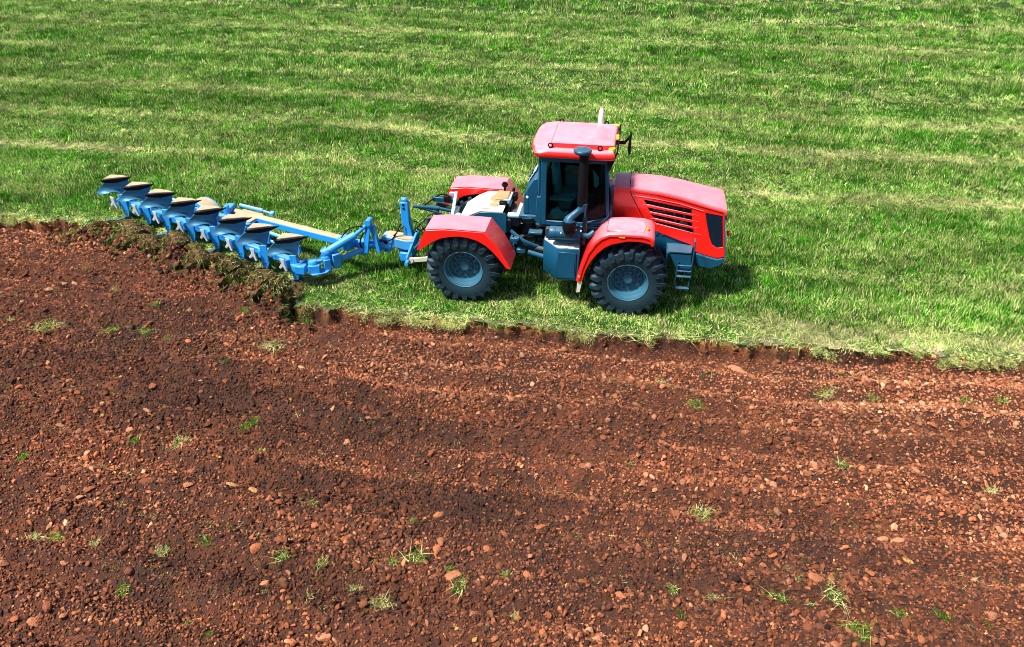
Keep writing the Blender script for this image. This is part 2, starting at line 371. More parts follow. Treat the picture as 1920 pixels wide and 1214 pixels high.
while cnt < 240:
    # more of them close to the camera, and in loose families
    x, y = rnd.uniform(-13, 12.5), rnd.uniform(-10.8, .6)
    if edge_y(np.array([x]))[0]-y < .5 or not view_keep(np.array([x]), np.array([y]), 1.0)[0]: continue
    if rnd.random() > .25+.75*float(fbm(np.array([x*.6]), np.array([y]), 1.3, 3, 201)[0]) + .2*(y < -6): continue
    if any((x-b[0])**2+(y-b[1])**2 < .09 for b in big): continue
    put_clod(x, y, rnd.choice((.05, .055, .06, .065, .075, .085)), 'fist to head sized reddish brown clod half sunk in crumbled soil', 'middling clods strewn over the ploughed soil',
             min(.9, max(.15, rnd.gauss(.56, .16))), rnd.uniform(.8, 1.35), rnd.uniform(.7, 1.2), None, rnd.uniform(.9, 1.5)); cnt += 1

# grass -----------------------------------------------------------
def grass_material(name, t):
    m, n, l, b = mat(name)
    tone = attr(n, 'tone'); hgt = attr(n, 'hgt'); dry, lm = attr(n, 'dry', t), attr(n, 'lum', t)
    t2 = math_(n, l, 'FRACT', math_(n, l, 'MULTIPLY', tone, 7.31), 0)
    t3 = math_(n, l, 'FRACT', math_(n, l, 'MULTIPLY', tone, 23.7), 0)
    green = mixc(n, l, (.004, .060, .004), (.105, .40, .016), math_(n, l, 'POWER', t2, 1.3))
    straw = mixc(n, l, (.28, .32, .09), (.76, .72, .36), t2)
    yel = mixc(n, l, (.16, .38, .035), (.38, .50, .08), t2)
    isd = math_(n, l, 'LESS_THAN', tone, dry)
    isy = math_(n, l, 'MULTIPLY', math_(n, l, 'GREATER_THAN', t3, .82), math_(n, l, 'GREATER_THAN', dry, .12))
    c = mixc(n, l, green, yel, isy); c = mixc(n, l, c, straw, isd)
    hs = n.new('ShaderNodeHueSaturation'); l.new(c, hs.inputs['Color']); l.new(lm, hs.inputs['Value'])
    df = n.new('ShaderNodeBsdfDiffuse'); tl = n.new('ShaderNodeBsdfTranslucent'); ms = n.new('ShaderNodeMixShader'); ms.inputs[0].default_value = .3
    l.new(hs.outputs[0], df.inputs[0]); l.new(hs.outputs[0], tl.inputs[0]); l.new(df.outputs[0], ms.inputs[1]); l.new(tl.outputs[0], ms.inputs[2])
    n.remove(b); l.new(ms.outputs[0], n['Material Output'].inputs[0])
    return m
GRS = grass_material('grass_blades', 'INSTANCER'); GRO = grass_material('tuft_blades', 'OBJECT')
def blades(name, m, n, rad, h0, h1, w, lean=.5, droop=.4, flat=0., seg=3):
    V, Fc, tone, hg = [], [], [], []
    for k in range(n):
        a = rnd.uniform(0, 6.283); r = rad*math.sqrt(rnd.random()); bx, by = r*math.cos(a), r*math.sin(a)
        h = rnd.uniform(h0, h1); th = rnd.uniform(0, 6.283); ln = rnd.gauss(0, 1)*lean*h*.5+r*lean
        d = (math.cos(th), math.sin(th)); dr = droop*rnd.random()
        wd_ = w*rnd.uniform(.6, 1.3); pa = rnd.uniform(0, 6.283); px, py = math.cos(pa)*wd_/2, math.sin(pa)*wd_/2
        t = rnd.random(); base = len(V)
        for s_ in range(seg+1):
            q = s_/seg; ww = 1-q**1.6
            zz = h*(q-dr*q*q*.6)*(1-flat)+flat*(.015+.04*rnd.random()); off = ln*q*q*(1+dr)+flat*h*q
            c = (bx+d[0]*off, by+d[1]*off, zz)
            if s_ == seg: V.append(c); tone.append(t); hg.append(q)
            else:
                V.append((c[0]-px*ww, c[1]-py*ww, c[2])); V.append((c[0]+px*ww, c[1]+py*ww, c[2])); tone += [t, t]; hg += [q, q]
        for s_ in range(seg-1): i = base+2*s_; Fc.append((i, i+1, i+3, i+2))
        i = base+2*(seg-1); Fc.append((i, i+1, i+2))
    me = bpy.data.meshes.new(name); me.from_pydata(V, [], Fc); me.materials.append(m)
    for nm, v in (('tone', tone), ('hgt', hg)):
        a = me.attributes.new(nm, 'FLOAT', 'POINT'); a.data.foreach_set('value', v)
    return me
gp = [proto(blades('grass_kind_%02d' % k, GRS, 34, .17, .05, .16, .017, .5, .4)) for k in range(6)]
gp += [proto(blades('grass_kind_%02d' % k, GRS, 26, .17, .09, .20, .014, .18, .1)) for k in range(6, 9)]        # stubble, upright
gp += [proto(blades('grass_kind_%02d' % k, GRS, 30, .22, .10, .28, .012, .3, .3, .85)) for k in range(9, 12)]   # lying straw
gp += [proto(blades('grass_kind_%02d' % k, GRS, 14, .10, .05, .13, .040, .8, .3, 0., 2)) for k in range(12, 14)]   # broad leaved weeds
GX, GY, GS = [], [], []
def add_g(n, x0, x1, y0, y1, s):
    x, y = pts(n, x0, x1, y0, y1); k = (y > edge_y(x)+.02) & view_keep(x, y, 1.1)
    GX.append(x[k]); GY.append(y[k]); GS.append(np.full(k.sum(), s)*rs.uniform(.75, 1.3, k.sum()))
add_g(28000, -17, 14, -2.4, 6, .9)
add_g(27000, -26, 22, 6, 15, 1.0)
add_g(28000, -40, 34, 15, 30, 1.25)
add_g(24000, -60, 55, 30, 62, 1.8)
x = np.concatenate(GX); y = np.concatenate(GY); s = np.concatenate(GS)
# wheel ruts and the far end of the furrow edge: extra hanging tufts
ex = rs.uniform(-15, 13, 3400); ex = ex[fbm(ex, ex*0, 2.0, 3, 351) > .56]; ey = edge_y(ex)+rs.uniform(-.12, .10, len(ex)); k = view_keep(ex, ey); ex, ey = ex[k], ey[k]
nm = len(x); x = np.concatenate([x, ex]); y = np.concatenate([y, ey]); s = np.concatenate([s, rs.uniform(.35, .75, len(ex))])
N = len(x); z = grass_h(x, y)-.01; z[nm:] -= .05+.9*np.clip(edge_y(x[nm:])-y[nm:], 0, .2)
dry = dryness(x, y)
lum = np.clip(rs.normal(1.12, .42, N)*(.50+1.0*fbm(x*.5, y, 1.0, 5, 301))*(.88+.30*fbm(x*.15, y, .45, 2, 305)), .22, 2.0)
u_ = rs.random(N); idx = np.where(u_ < .60, rs.integers(0, 6, N), rs.integers(6, 9, N))
idx = np.where(rs.random(N) < np.clip((dry-.38)*1.6, 0, .75), rs.integers(9, 12, N), idx)
dry = np.where((idx >= 6) & (idx < 9), np.clip(dry+.34, 0, .97), dry)
weed = (fbm(x, y, 1.3, 3, 311) > .62) & (rs.random(N) < .35) & (dry < .45); idx = np.where(weed, rs.integers(12, 14, N), idx); lum = np.where(weed, lum*1.15, lum)
idx[nm:] = rs.integers(0, 9, N-nm)
tilt = rs.normal(0, .13, (N, 3)); tilt[:, 2] = rs.uniform(0, 6.28, N); tilt[nm:, 0] += .9
tilt[nm:, 2] = rs.normal(0, .5, N-nm)
hs_ = .85+.5*(fbm(x*.3, y, .7, 3, 321)-.5)*2; hs_ *= np.where(dry > .5, .75, 1)
hs_ *= 1-.45*(1-sstep(.1, .9, y-edge_y(x)))
# pressed flat under the wheels
for (wx, wy) in ((0, -1.0), (3.5, -1.0), (0, 1.2), (3.5, 1.2)): hs_ = np.where((np.abs(x-wx) < .55) & (np.abs(y-wy) < .30), hs_*.45, hs_)
hs_ = np.clip(hs_, .3, 1.6)
scatter('grass', gp, np.stack([x, y, z], 1), tilt, np.stack([s, s, s*hs_], 1), idx, {'dry': dry, 'lum': lum})
for o_ in bpy.data.objects:
    if o_.name == 'grass': o_['label'] = 'bright green mown grass with paler straw rows'; o_['category'] = 'grass'
# torn grass on the sods that the plough is turning
x, y = pts(9000, -11.2, -3.2, -2.6, 1.3); d = edge_y(x)-y
k = (d > .0) & (d < 1.35+.3*(rs.random(9000)-.5)) & (rs.random(9000) < np.clip((fbm(x, y, 1.7, 3, 331)-.36)*2.8, 0, 1)*np.clip(1.35-d*1.1, 0, 1)); x, y = x[k], y[k]; N = len(x)
ro_ = rs.normal(0, .8, (N, 3)); ro_[:, 2] = rs.uniform(0, 6.28, N)
scatter('torn_grass', gp, np.stack([x, y, soil_h(x, y)-.01], 1), ro_, rs.uniform(.45, .95, (N, 1))*np.ones((1, 3)), rs.integers(0, 9, N),
        {'dry': np.clip(rs.normal(.38, .2, N), 0, 1), 'lum': np.clip(rs.normal(.62, .25, N), .25, 1.2)})
# chopped straw and stray blades in rows over the ploughed land
x, y = pts(16000, -14, 13, -11, .5)
rows = [-2.35, -3.2, -3.65, -4.1, -5.55, -6.55, -7.35, -8.05, -8.6, -9.1]
w = np.zeros(len(x))
for r_ in rows: w = np.maximum(w, np.exp(-((y+.08*np.sin(x*1.3+r_)-r_)/.13)**2))
k = in_soil(x, y, .4) & view_keep(x, y) & (rs.random(len(x)) < w*.75*(fbm(x, y, .8, 2, 341) > .50)+.014); x, y = x[k], y[k]; N = len(x)
ro_ = rs.normal(0, .5, (N, 3)); ro_[:, 2] = rs.uniform(0, 6.28, N)
sp_ = [proto(blades('straw_kind_%d' % k, GRS, 6, .09, .03, .13, .008, .5, .3, .75, 2)) for k in range(4)]
scatter('straw_bits', sp_, np.stack([x, y, soil_h(x, y)+.01], 1), ro_, rs.uniform(.5, 1.1, (N, 1))*np.ones((1, 3)), rs.integers(0, 4, N),
        {'dry': np.clip(rs.normal(.8, .25, N), 0, 1), 'lum': np.clip(rs.normal(.8, .2, N), .3, 1.2)})

# grass tufts poking out of the ploughed soil, each its own thing
TF = [blades('grass_tuft', GRO, n, r, a, b, w, le, dr, fl) for n, r, a, b, w, le, dr, fl in
      ((60, .07, .04, .12, .008, .8, .7, .35), (90, .10, .04, .12, .008, .8, .7, .4), (56, .06, .05, .15, .008, .9, .6, .4), (110, .14, .03, .12, .007, .7, .7, .7))]
G1 = 'small torn grass tufts scattered over the ploughed soil'
L1 = 'small torn tuft of mixed green and straw blades poking out of crumbled soil'
tufts = [(-8.31, -3.77, 1.7, .6, 3, 'wide pale yellow green tuft at the upper left of the ploughed land'), (-6.86, -3.69, 1.4, .25, 1, 'bright green tuft, largest of a row at the upper left'),
 (-6.15, -3.65, 1.0, .25, 1, L1), (-5.67, -3.66, .8, .2, 0, L1), (-7.92, -2.09, 1.1, .55, 2, 'yellow green tuft standing upright nearest behind the turned sods'), (-6.73, -2.37, 1.1, .3, 0, L1),
 (-4.04, -4.34, 1.0, .3, 2, L1), (-3.35, -3.66, 1.5, .9, 3, 'flat mat of pale straw below the front plough body'), (-2.78, -5.92, 1.1, .02, 3, 'vivid green strip of grass lying flat on its own'),
 (-4.46, -6.66, 1.0, .15, 0, L1), (-3.7, -6.58, .9, .7, 3, L1), (-2.33, -6.46, .9, .5, 0, L1), (-6.2, -7.23, 1.0, .1, 1, L1), (-4.86, -8.71, 1.0, .8, 1, 'straw coloured tuft, left half of a pair near the left edge'),
 (-4.54, -8.67, 1.0, .15, 1, 'green tuft, right half of a pair near the left edge'), (-3.9, -8.7, .9, .85, 0, L1), (-2.86, -8.64, .9, .8, 3, L1), (-2.24, -8.44, 1.3, .3, 2, 'tall blue green tuft left of the large brick red clod'),
 (-3.03, -9.28, 1.0, .3, 0, L1), (-1.86, -9.67, .6, .3, 0, L1), (-1.42, -9.86, .6, .1, 0, L1), (-1.01, -8.5, 1.1, .45, 1, L1), (-.42, -8.53, 1.0, .6, 0, L1),
 (.12, -8.78, 1.3, .98, 2, 'spiky tuft of dry white straw fanning out in the foreground'), (.53, -8.35, .9, .45, 0, L1), (.85, -8.22, 1.4, .5, 1, 'domed straw tuft with one green sprig, largest of the foreground centre'),
 (1.55, -8.56, 1.0, .5, 1, 'yellow green tuft just below the wide lumpy orange clod'), (1.32, -8.31, .7, .3, 0, L1), (.54, -9.03, 1.1, .85, 3, L1), (2.14, -8.32, .8, .4, 0, L1), (2.35, -8.88, .8, .9, 0, L1),
 (3.75, -5.75, .9, .2, 2, 'compact green tuft with pale roots alone on red soil at mid field'), (4.82, -6.68, 1.4, .75, 3, 'long yellow mat of grass at mid field'), (4.44, -8.09, .8, .5, 0, L1), (4.99, -8.13, 1.1, .9, 1, L1),
 (4.52, -8.58, .8, .05, 0, L1), (5.84, -7.98, 1.4, .4, 1, 'rounded green and straw tuft, left of the foreground trio'), (6.15, -7.72, .9, .75, 0, L1), (6.23, -8.01, .8, .6, 0, L1),
 (6.53, -7.91, 1.5, .65, 1, 'broad mossy straw tuft, right of the foreground trio'), (7.16, -5.36, 1.5, .7, 2, 'spiky tuft with long pale stalks leaning right on red soil'), (9.39, -5.43, 1.1, .98, 2, 'small dry cross of straw stalks near the right edge'),
 (7.24, -3.28, 1.3, .75, 3, L1), (8.06, -3.26, 1.0, .4, 1, L1), (9.72, -3.08, 1.4, .35, 2, 'lush yellow green tuft, left of two near the right edge below the furrow'), (10.38, -3.03, 1.2, .4, 2, 'pale green tuft, right of two near the right edge below the furrow'),
 (7.72, -2.48, .9, .05, 2, 'little blue green tuft closest below the furrow'), (4.89, -4.02, 1.0, .4, 3, L1), (4.27, -3.48, .9, .85, 3, L1), (7.39, -8.02, 1.0, .25, 0, L1), (7.9, -7.98, 1.0, .1, 1, L1), (8.5, -7.96, .8, .1, 0, L1),
 (6.73, -8.45, 1.1, .2, 3, L1), (.62, -7.62, .8, .2, 0, L1), (-1.03, -7.46, .9, .5, 0, L1), (-9.35, -1.06, .9, .3, 0, L1), (-4.66, -2.27, .9, .25, 1, L1), (-9.28, -3.64, .9, .8, 0, L1)]
for x_, y_, s_, dr_, kd, lab in tufts:
    o = bpy.data.objects.new('grass_tuft', TF[kd]); COL.objects.link(o)
    o.location = (x_, y_, float(soil_h(np.array([x_]), np.array([y_]))[0])+.005); o.rotation_euler = (rnd.gauss(0, .2), rnd.gauss(0, .2), rnd.uniform(0, 6.28)); o.scale = (s_*1.05, s_*1.05, s_*.9)
    o['dry'] = dr_; o['lum'] = rnd.uniform(.85, 1.15); tag(o, lab, 'grass tuft', G1 if lab == L1 else None)
# ------------------------------------------------------------------ mesh builder
class MB:
    def __init__(s): s.bm = bmesh.new()
    def _add(s, verts, faces, bev=0, seg=1):
        vs = [s.bm.verts.new(v) for v in verts]; fs = []
        for f in faces:
            try: fs.append(s.bm.faces.new([vs[i] for i in f]))
            except ValueError: pass
        if bev > 0:
            s.bm.normal_update()
            es = {e for f in fs for e in f.edges if len(e.link_faces) == 2 and e.calc_face_angle(0) > .5}
            bmesh.ops.bevel(s.bm, geom=list(es), offset=bev, segments=seg, affect='EDGES', profile=.5, clamp_overlap=True)
        return s
    def box(s, c, d, bev=.008, rot=None, taper=1.):
        x, y, z = d[0]/2, d[1]/2, d[2]/2; v = []
        for k in (-1, 1):
            t = taper if k > 0 else 1
            for a, b in ((-1, -1), (1, -1), (1, 1), (-1, 1)): v.append(Vector((a*x*t, b*y*t, k*z)))
        if rot is not None: v = [rot @ p for p in v]
        c = Vector(c); v = [p+c for p in v]
        return s._add(v, ((3, 2, 1, 0), (4, 5, 6, 7), (0, 1, 5, 4), (1, 2, 6, 5), (2, 3, 7, 6), (3, 0, 4, 7)), bev)
    def beam(s, a, b, w, h, bev=.008, upv=(0, 0, 1), taper=1.):
        a, b = Vector(a), Vector(b); d = (b-a); L = d.length; d.normalize(); u = Vector(upv)
        sd_ = d.cross(u)
        if sd_.length < 1e-4: sd_ = d.cross(Vector((0, 1, 0)))
        sd_.normalize(); u = sd_.cross(d); v = []
        for q, t in ((a, 1.), (b, taper)):
            for i, j in ((-1, -1), (1, -1), (1, 1), (-1, 1)): v.append(q+sd_*(i*w/2*t)+u*(j*h/2*t))
        return s._add(v, ((0, 1, 2, 3), (7, 6, 5, 4), (0, 4, 5, 1), (1, 5, 6, 2), (2, 6, 7, 3), (3, 7, 4, 0)), bev)
    def tube(s, pts_, r, seg=12, cap=True, smoothn=0):
        P = [Vector(p) for p in pts_]
        if smoothn:
            Q = []
            for i in range(len(P)-1):
                p0 = P[max(i-1, 0)]; p1 = P[i]; p2 = P[i+1]; p3 = P[min(i+2, len(P)-1)]
                for k in range(smoothn):
                    t = k/smoothn; Q.append(.5*((2*p1)+(-p0+p2)*t+(2*p0-5*p1+4*p2-p3)*t*t+(-p0+3*p1-3*p2+p3)*t**3))
            P = Q+[P[-1]]
        rr = r if isinstance(r, (list, tuple)) else [r]*len(P)
        ref = None; rings = []
        for i, p in enumerate(P):
            d = (P[min(i+1, len(P)-1)]-P[max(i-1, 0)]).normalized()
            if ref is None:
                ref = d.orthogonal().normalized()
            ref = (ref-d*ref.dot(d)).normalized(); b = d.cross(ref)
            rings.append([s.bm.verts.new(p+(ref*math.cos(t)+b*math.sin(t))*rr[min(i, len(rr)-1)]) for t in [6.28318*k/seg for k in range(seg)]])
        for A, B in zip(rings, rings[1:]):
            for k in range(seg): s.bm.faces.new((A[k], A[(k+1) % seg], B[(k+1) % seg], B[k]))
        if cap: s.bm.faces.new(rings[0][::-1]); s.bm.faces.new(rings[-1])
        return s
    def lathe(s, prof, c=(0, 0, 0), axis='y', seg=32, closed=False):
        c = Vector(c); rings = []
        for r, t in prof:
            ring = []
            for k in range(seg):
                a = 6.28318530718*k/seg; u, v = r*math.cos(a), r*math.sin(a)
                p = {'y': (u, t, v), 'z': (u, v, t), 'x': (t, u, v)}[axis]; ring.append(s.bm.verts.new(Vector(p)+c))
            rings.append(ring)
        pr = list(zip(rings, rings[1:])) + ([(rings[-1], rings[0])] if closed else [])
        for A, B in pr:
            for k in range(seg): s.bm.faces.new((A[k], A[(k+1) % seg], B[(k+1) % seg], B[k]))
        if not closed:
            for q in (rings[0], rings[-1]):
                if False: s.bm.faces.new(q)
        return s
    def prism(s, poly, a, b, f=lambda u, v, t: (u, t, v), bev=.006, holes=()):
        """polygon (with holes) in a plane, carried from a to b; f maps (u, v, t) to a point, default plane xz along y"""
        allp = [[Vector((u, v, 0)) for u, v in poly]]+[[Vector((u, v, 0)) for u, v in h] for h in holes]
        tri = geometry.tessellate_polygon(allp); flat = [p for q in allp for p in q]; n = len(flat)
        if not holes:
            V = [f(p.x, p.y, a) for p in flat]+[f(p.x, p.y, b) for p in flat]
            F = [tuple(range(n)), tuple(range(2*n-1, n-1, -1))]+[(i, n+i, n+(i+1) % n, (i+1) % n) for i in range(n)]
            return s._add(V, F, bev)
        V = [f(p.x, p.y, a) for p in flat]+[f(p.x, p.y, b) for p in flat]
        F = [tuple(t) for t in tri]+[tuple(n+i for i in t[::-1]) for t in tri]; o = 0
        for q in allp:
            m_ = len(q); F += [(o+i, n+o+i, n+o+(i+1) % m_, o+(i+1) % m_) for i in range(m_)]; o += m_
        return s._add(V, F, 0)
    def skin(s, rows, thick=.0, off=None):
        """grid of points rows[i][j]; thick gives it a second side"""
        nr, nc = len(rows), len(rows[0]); G = [[Vector(p) for p in r] for r in rows]
        V = [p for r in G for p in r]; F = [(i*nc+j, i*nc+j+1, (i+1)*nc+j+1, (i+1)*nc+j) for i in range(nr-1) for j in range(nc-1)]
        if thick:
            N = []
            for i in range(nr):
                for j in range(nc):
                    du = G[min(i+1, nr-1)][j]-G[max(i-1, 0)][j]; dv = G[i][min(j+1, nc-1)]-G[i][max(j-1, 0)]; N.append(du.cross(dv).normalized())
            m_ = len(V); V += [p+q*thick for p, q in zip(V[:], N)]; F += [tuple(m_+k for k in f[::-1]) for f in F[:]]
            b = [j for j in range(nc)]+[i*nc+nc-1 for i in range(1, nr)]+[(nr-1)*nc+j for j in range(nc-2, -1, -1)]+[i*nc for i in range(nr-2, 0, -1)]
            F += [(b[k], b[(k+1) % len(b)], m_+b[(k+1) % len(b)], m_+b[k]) for k in range(len(b))]
        return s._add(V, F, 0)
    def build(s, name, m, parent=None, loc=None, ang=38, smooth=True, label=None):
        bmesh.ops.recalc_face_normals(s.bm, faces=s.bm.faces)
        for f in s.bm.faces: f.smooth = smooth
        for e in s.bm.edges:
            e.smooth = len(e.link_faces) == 2 and e.calc_face_angle(0) < R(ang)
        me = bpy.data.meshes.new(name); s.bm.to_mesh(me); s.bm.free(); me.materials.append(m)
        o = bpy.data.objects.new(name, me); COL.objects.link(o)
        if loc is not None: o.location = loc
        if parent is not None:
            o.parent = parent
            if loc is None:                                   # built in world coordinates
                q = parent; t = Vector((0, 0, 0))
                while q is not None: t += q.location; q = q.parent
                o.location = -t
        if label: o['label'] = label
        return o
def empty(name, loc): 
    o = bpy.data.objects.new(name, None); COL.objects.link(o); o.location = loc; o.empty_display_size = .2; return o
def tree_copy(o, parent, loc=None):
    c = o.copy(); COL.objects.link(c); c.parent = parent
    if loc is not None: c.location = loc
    for ch in [q for q in bpy.data.objects if q.parent == o]: tree_copy(ch, c)
    return c

# ------------------------------------------------------------------ tractor
YC = .10
T = empty('tractor', (1.75, YC, 0))
tag(T, 'big red articulated tractor with blue grey cab pulling the blue plough', 'tractor')
def W(m, nm, mt, **k): return m.build(nm, mt, T, **k)

# wheels: rim > tyre, hub
def wheel_proto():
    rim = MB()
    rim.lathe([(.405, -.285), (.425, -.30), (.432, -.285), (.425, -.262), (.395, -.245), (.385, -.17), (.345, -.15), (.335, -.06), (.30, -.045),
               (.29, -.065), (.20, -.065), (.185, -.05), (.0005, -.05), (.0005, .02), (.34, .02), (.385, .10), (.40, .25), (.43, .29), (.405, .285)][:-1], seg=48)
    for k in range(12):
        a = 6.2832*k/12
        rim.lathe([(.022, -.095), (.022, -.06)], (.245*math.cos(a), 0, .245*math.sin(a)), seg=6)
    w = rim.build('wheel', RIM, T, loc=(0, 0, 0), ang=30)
    t = MB()
    t.lathe([(.405, -.24), (.43, -.288), (.50, -.318), (.60, -.325), (.69, -.312), (.725, -.275), (.738, -.20), (.742, 0),
             (.738, .20), (.725, .275), (.69, .312), (.60, .325), (.50, .318), (.43, .288), (.405, .24)], seg=64, closed=True)
    n = 21
    for side in (-1, 1):
        for k in range(n):
            a0 = 6.28318*(k+(.5 if side > 0 else 0))/n; secs = []
            for q, y, r0, r1, wd_ in ((0, .015, .73, .812, .030), (.35, .13, .73, .818, .034), (.7, .24, .725, .816, .040), (.92, .318, .69, .800, .050), (1.05, .356, .63, .72, .046), (1.10, .345, .56, .60, .030)):
                a = a0+q*.26; ring = []
                for rr, sg in ((r0-.02, -1), (r1, -1), (r1, 1), (r0-.02, 1)):
                    aa = a+sg*wd_/rr*(1.15 if rr == r0-.02 else .85); ring.append((rr*math.cos(aa), side*y, rr*math.sin(aa)))
                secs.append(ring)
            V = [p for r_ in secs for p in r_]; m_ = len(secs)
            F = [(0, 1, 2, 3), tuple(4*(m_-1)+i for i in (3, 2, 1, 0))]+[(4*i+j, 4*i+(j+1) % 4, 4*i+4+(j+1) % 4, 4*i+4+j) for i in range(m_-1) for j in range(4)]
            t._add(V, F, .006)
    t.build('tyre', RUBBER, w, loc=(0, 0, 0), ang=30)
    h = MB(); h.lathe([(.165, -.052), (.16, -.085), (.12, -.095), (.11, -.125), (.085, -.135), (.08, -.15), (.0005, -.15)], seg=28)
    for k in range(8):
        a = 6.2832*k/8+.2; h.lathe([(.014, -.11), (.014, -.088)], (.14*math.cos(a), 0, .14*math.sin(a)), seg=6)
    h.build('hub', RIM, w, loc=(0, 0, 0))
    return w
w0 = wheel_proto(); P0 = Vector((-1.75, -YC, 0))
for k, (wx, sd_, rx) in enumerate(((0, -1, .3), (3.5, -1, .8), (0, 1, .1), (3.5, 1, .5))):
    w_ = w0 if k == 0 else tree_copy(w0, T)
    w_.location = P0+Vector((wx, YC+sd_*1.08, .795)); w_.rotation_euler = (0, rx, 0 if sd_ < 0 else math.pi)

# rear fenders
def mir(y, s): return YC+s*(YC-y)      # s=-1 keeps the near side's y, s=+1 mirrors it
for s in (-1, 1):
    o_ = [(-.95, 1.24), (-.74, 1.72), (-.36, 1.765), (.51, 1.76), (.78, 1.42), (1.03, .95), (.95, .96)]
    arc = [(.79, 1.18), (.66, 1.33), (.53, 1.45), (.35, 1.555), (.15, 1.61), (-.05, 1.625), (-.24, 1.60), (-.43, 1.55), (-.61, 1.46), (-.86, 1.27)]
    yo, yi = mir(-1.38, s), mir(-.66, s)
    m_ = MB(); sg = 1 if s < 0 else -1
    m_.prism(o_+arc, yo, yo+sg*.03, bev=.008); m_.prism(o_+arc, yi-sg*.03, yi, bev=.008)
    m_.skin([[(x_, yo+sg*.004, z_+.004) for x_, z_ in o_[:6]], [(x_, yi-sg*.004, z_+.004) for x_, z_ in o_[:6]]], -.02*sg)
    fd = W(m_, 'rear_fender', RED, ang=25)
    b_ = MB()
    for bx, by in ((-.35, -1.2), (-.35, -.76), (.4, -1.22)): b_.lathe([(.018, 1.762), (.018, 1.782), (.0005, 1.785)], (bx, mir(by, s), 0), axis='z', seg=8)
    b_.build('bolts', DARK, fd)
    sm = MB(); sm.box((-.355, (yo+yi)/2, 1.771), (.008, .68, .006), 0); sm.build('seam', REDL, fd)
# front fenders: rounded shell with a raised panel
for s in (-1, 1):
    prof = [(2.45, .80), (2.52, 1.15), (2.62, 1.47), (2.75, 1.70), (2.88, 1.84), (3.04, 1.925), (3.3, 1.95), (3.7, 1.955), (3.86, 1.92), (3.93, 1.84), (3.93, 1.73)]
    arc = [(2.56, .81), (2.61, 1.05), (2.70, 1.27), (2.83, 1.47), (2.97, 1.62), (3.12, 1.71), (3.42, 1.80), (3.62, 1.81), (3.78, 1.79), (3.93, 1.73)]
    yo, yi = mir(-1.38, s), mir(-.60, s); sg = 1 if s < 0 else -1
    m_ = MB(); rows = []
    for t_, dy, dz in ((0, .0, -.045), (.1, .004, -.018), (.25, .02, -.004), (.5, .06, .0), (1., None, .0)):
        row = []
        for i_, (x_, z_) in enumerate(prof):
            nx = Vector((prof[min(i_+1, 10)][0]-prof[max(i_-1, 0)][0], 0, prof[min(i_+1, 10)][1]-prof[max(i_-1, 0)][1])).normalized()
            nrm = Vector((-nx.z, 0, nx.x)); y_ = yi if dy is None else yo+sg*dy
            row.append(Vector((x_, y_, z_))+nrm*dz)
        rows.append(row)
    m_.skin(rows, .02*-sg)
    side = [(p[0]+.0, p[1]-.0) for p in prof]
    cen = (3.3, 1.2)
    m_.prism([((x_-cen[0])*.985+cen[0], (z_-cen[1])*.96+cen[1]) for x_, z_ in prof[:-1]]+[(3.92, 1.75)]+arc[::-1][1:], yo, yo+sg*.025, bev=.006)
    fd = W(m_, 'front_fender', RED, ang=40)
    q_ = MB(); q_.prism([(2.98, mir(-1.28, s)), (3.74, mir(-1.28, s)), (3.78, mir(-1.0, s)), (3.72, mir(-.72, s)), (3.0, mir(-.72, s))], 1.93, 1.978, f=lambda u, v, t: (u, v, t), bev=.02)
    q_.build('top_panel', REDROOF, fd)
    q_ = MB(); q_.box((3.79, mir(-1.12, s), 1.965), (.05, .10, .10), .01); q_.build('side_marker', AMBER, fd)
    q_ = MB(); q_.box((3.30, mir(-1.388, s), 1.885), (.13, .02, .035), .006); q_.box((2.49, mir(-1.388, s), .92), (.05, .02, .045), .006); q_.build('reflector', AMBER, fd)
    q_ = MB(); q_.prism([(2.46, .80), (2.56, .81), (2.52, .54), (2.45, .52)], mir(-1.37, s), mir(-1.0, s), bev=.003); q_.build('mud_flap', CREAM, fd)

# hood ------------------------------------------------------------
def ys_(x_): return -.31-.065*(x_-3.1)                     # near side plane narrows towards the cab
def zc(z_, y_): return z_-(y_+.48)*.55
def side_pt(u, v, t): return (u, ys_(u)+t, v)
def side_pf(u, v, t): return (u, 2*YC-ys_(u)-t, v)
ps = lambda L: [(x_, zc(z_, ys_(x_))) for x_, z_ in L]
top = ps([(3.05, 2.57), (3.37, 2.56), (4.0, 2.50), (4.4, 2.425), (4.72, 2.34), (5.09, 2.245), (5.27, 2.205)])
low = ps([(5.42, 1.17), (5.32, 1.12), (5.1, 1.17), (4.86, 1.24), (4.78, 1.38), (4.4, 1.51), (3.99, 1.65), (3.80, 1.78), (3.05, 1.78)])
slots = [ps(q) for q in ([(3.66, 2.355), (4.66, 2.20), (4.67, 2.085), (3.74, 2.245)], [(3.76, 2.185), (4.69, 2.05), (4.70, 1.945), (3.83, 2.085)],
                         [(3.83, 2.04), (4.71, 1.90), (4.72, 1.80), (3.92, 1.945)], [(3.90, 1.90), (4.75, 1.76), (4.77, 1.655), (3.98, 1.83)])]
lamp = ps([(4.94, 2.14), (5.29, 2.09), (5.40, 1.38), (5.28, 1.355), (5.18, 1.42), (5.10, 1.59), (5.0, 1.91)])
front = [(5.33, zc(2.08, -.45)), (5.42, zc(1.37, -.45))]
hd = MB()
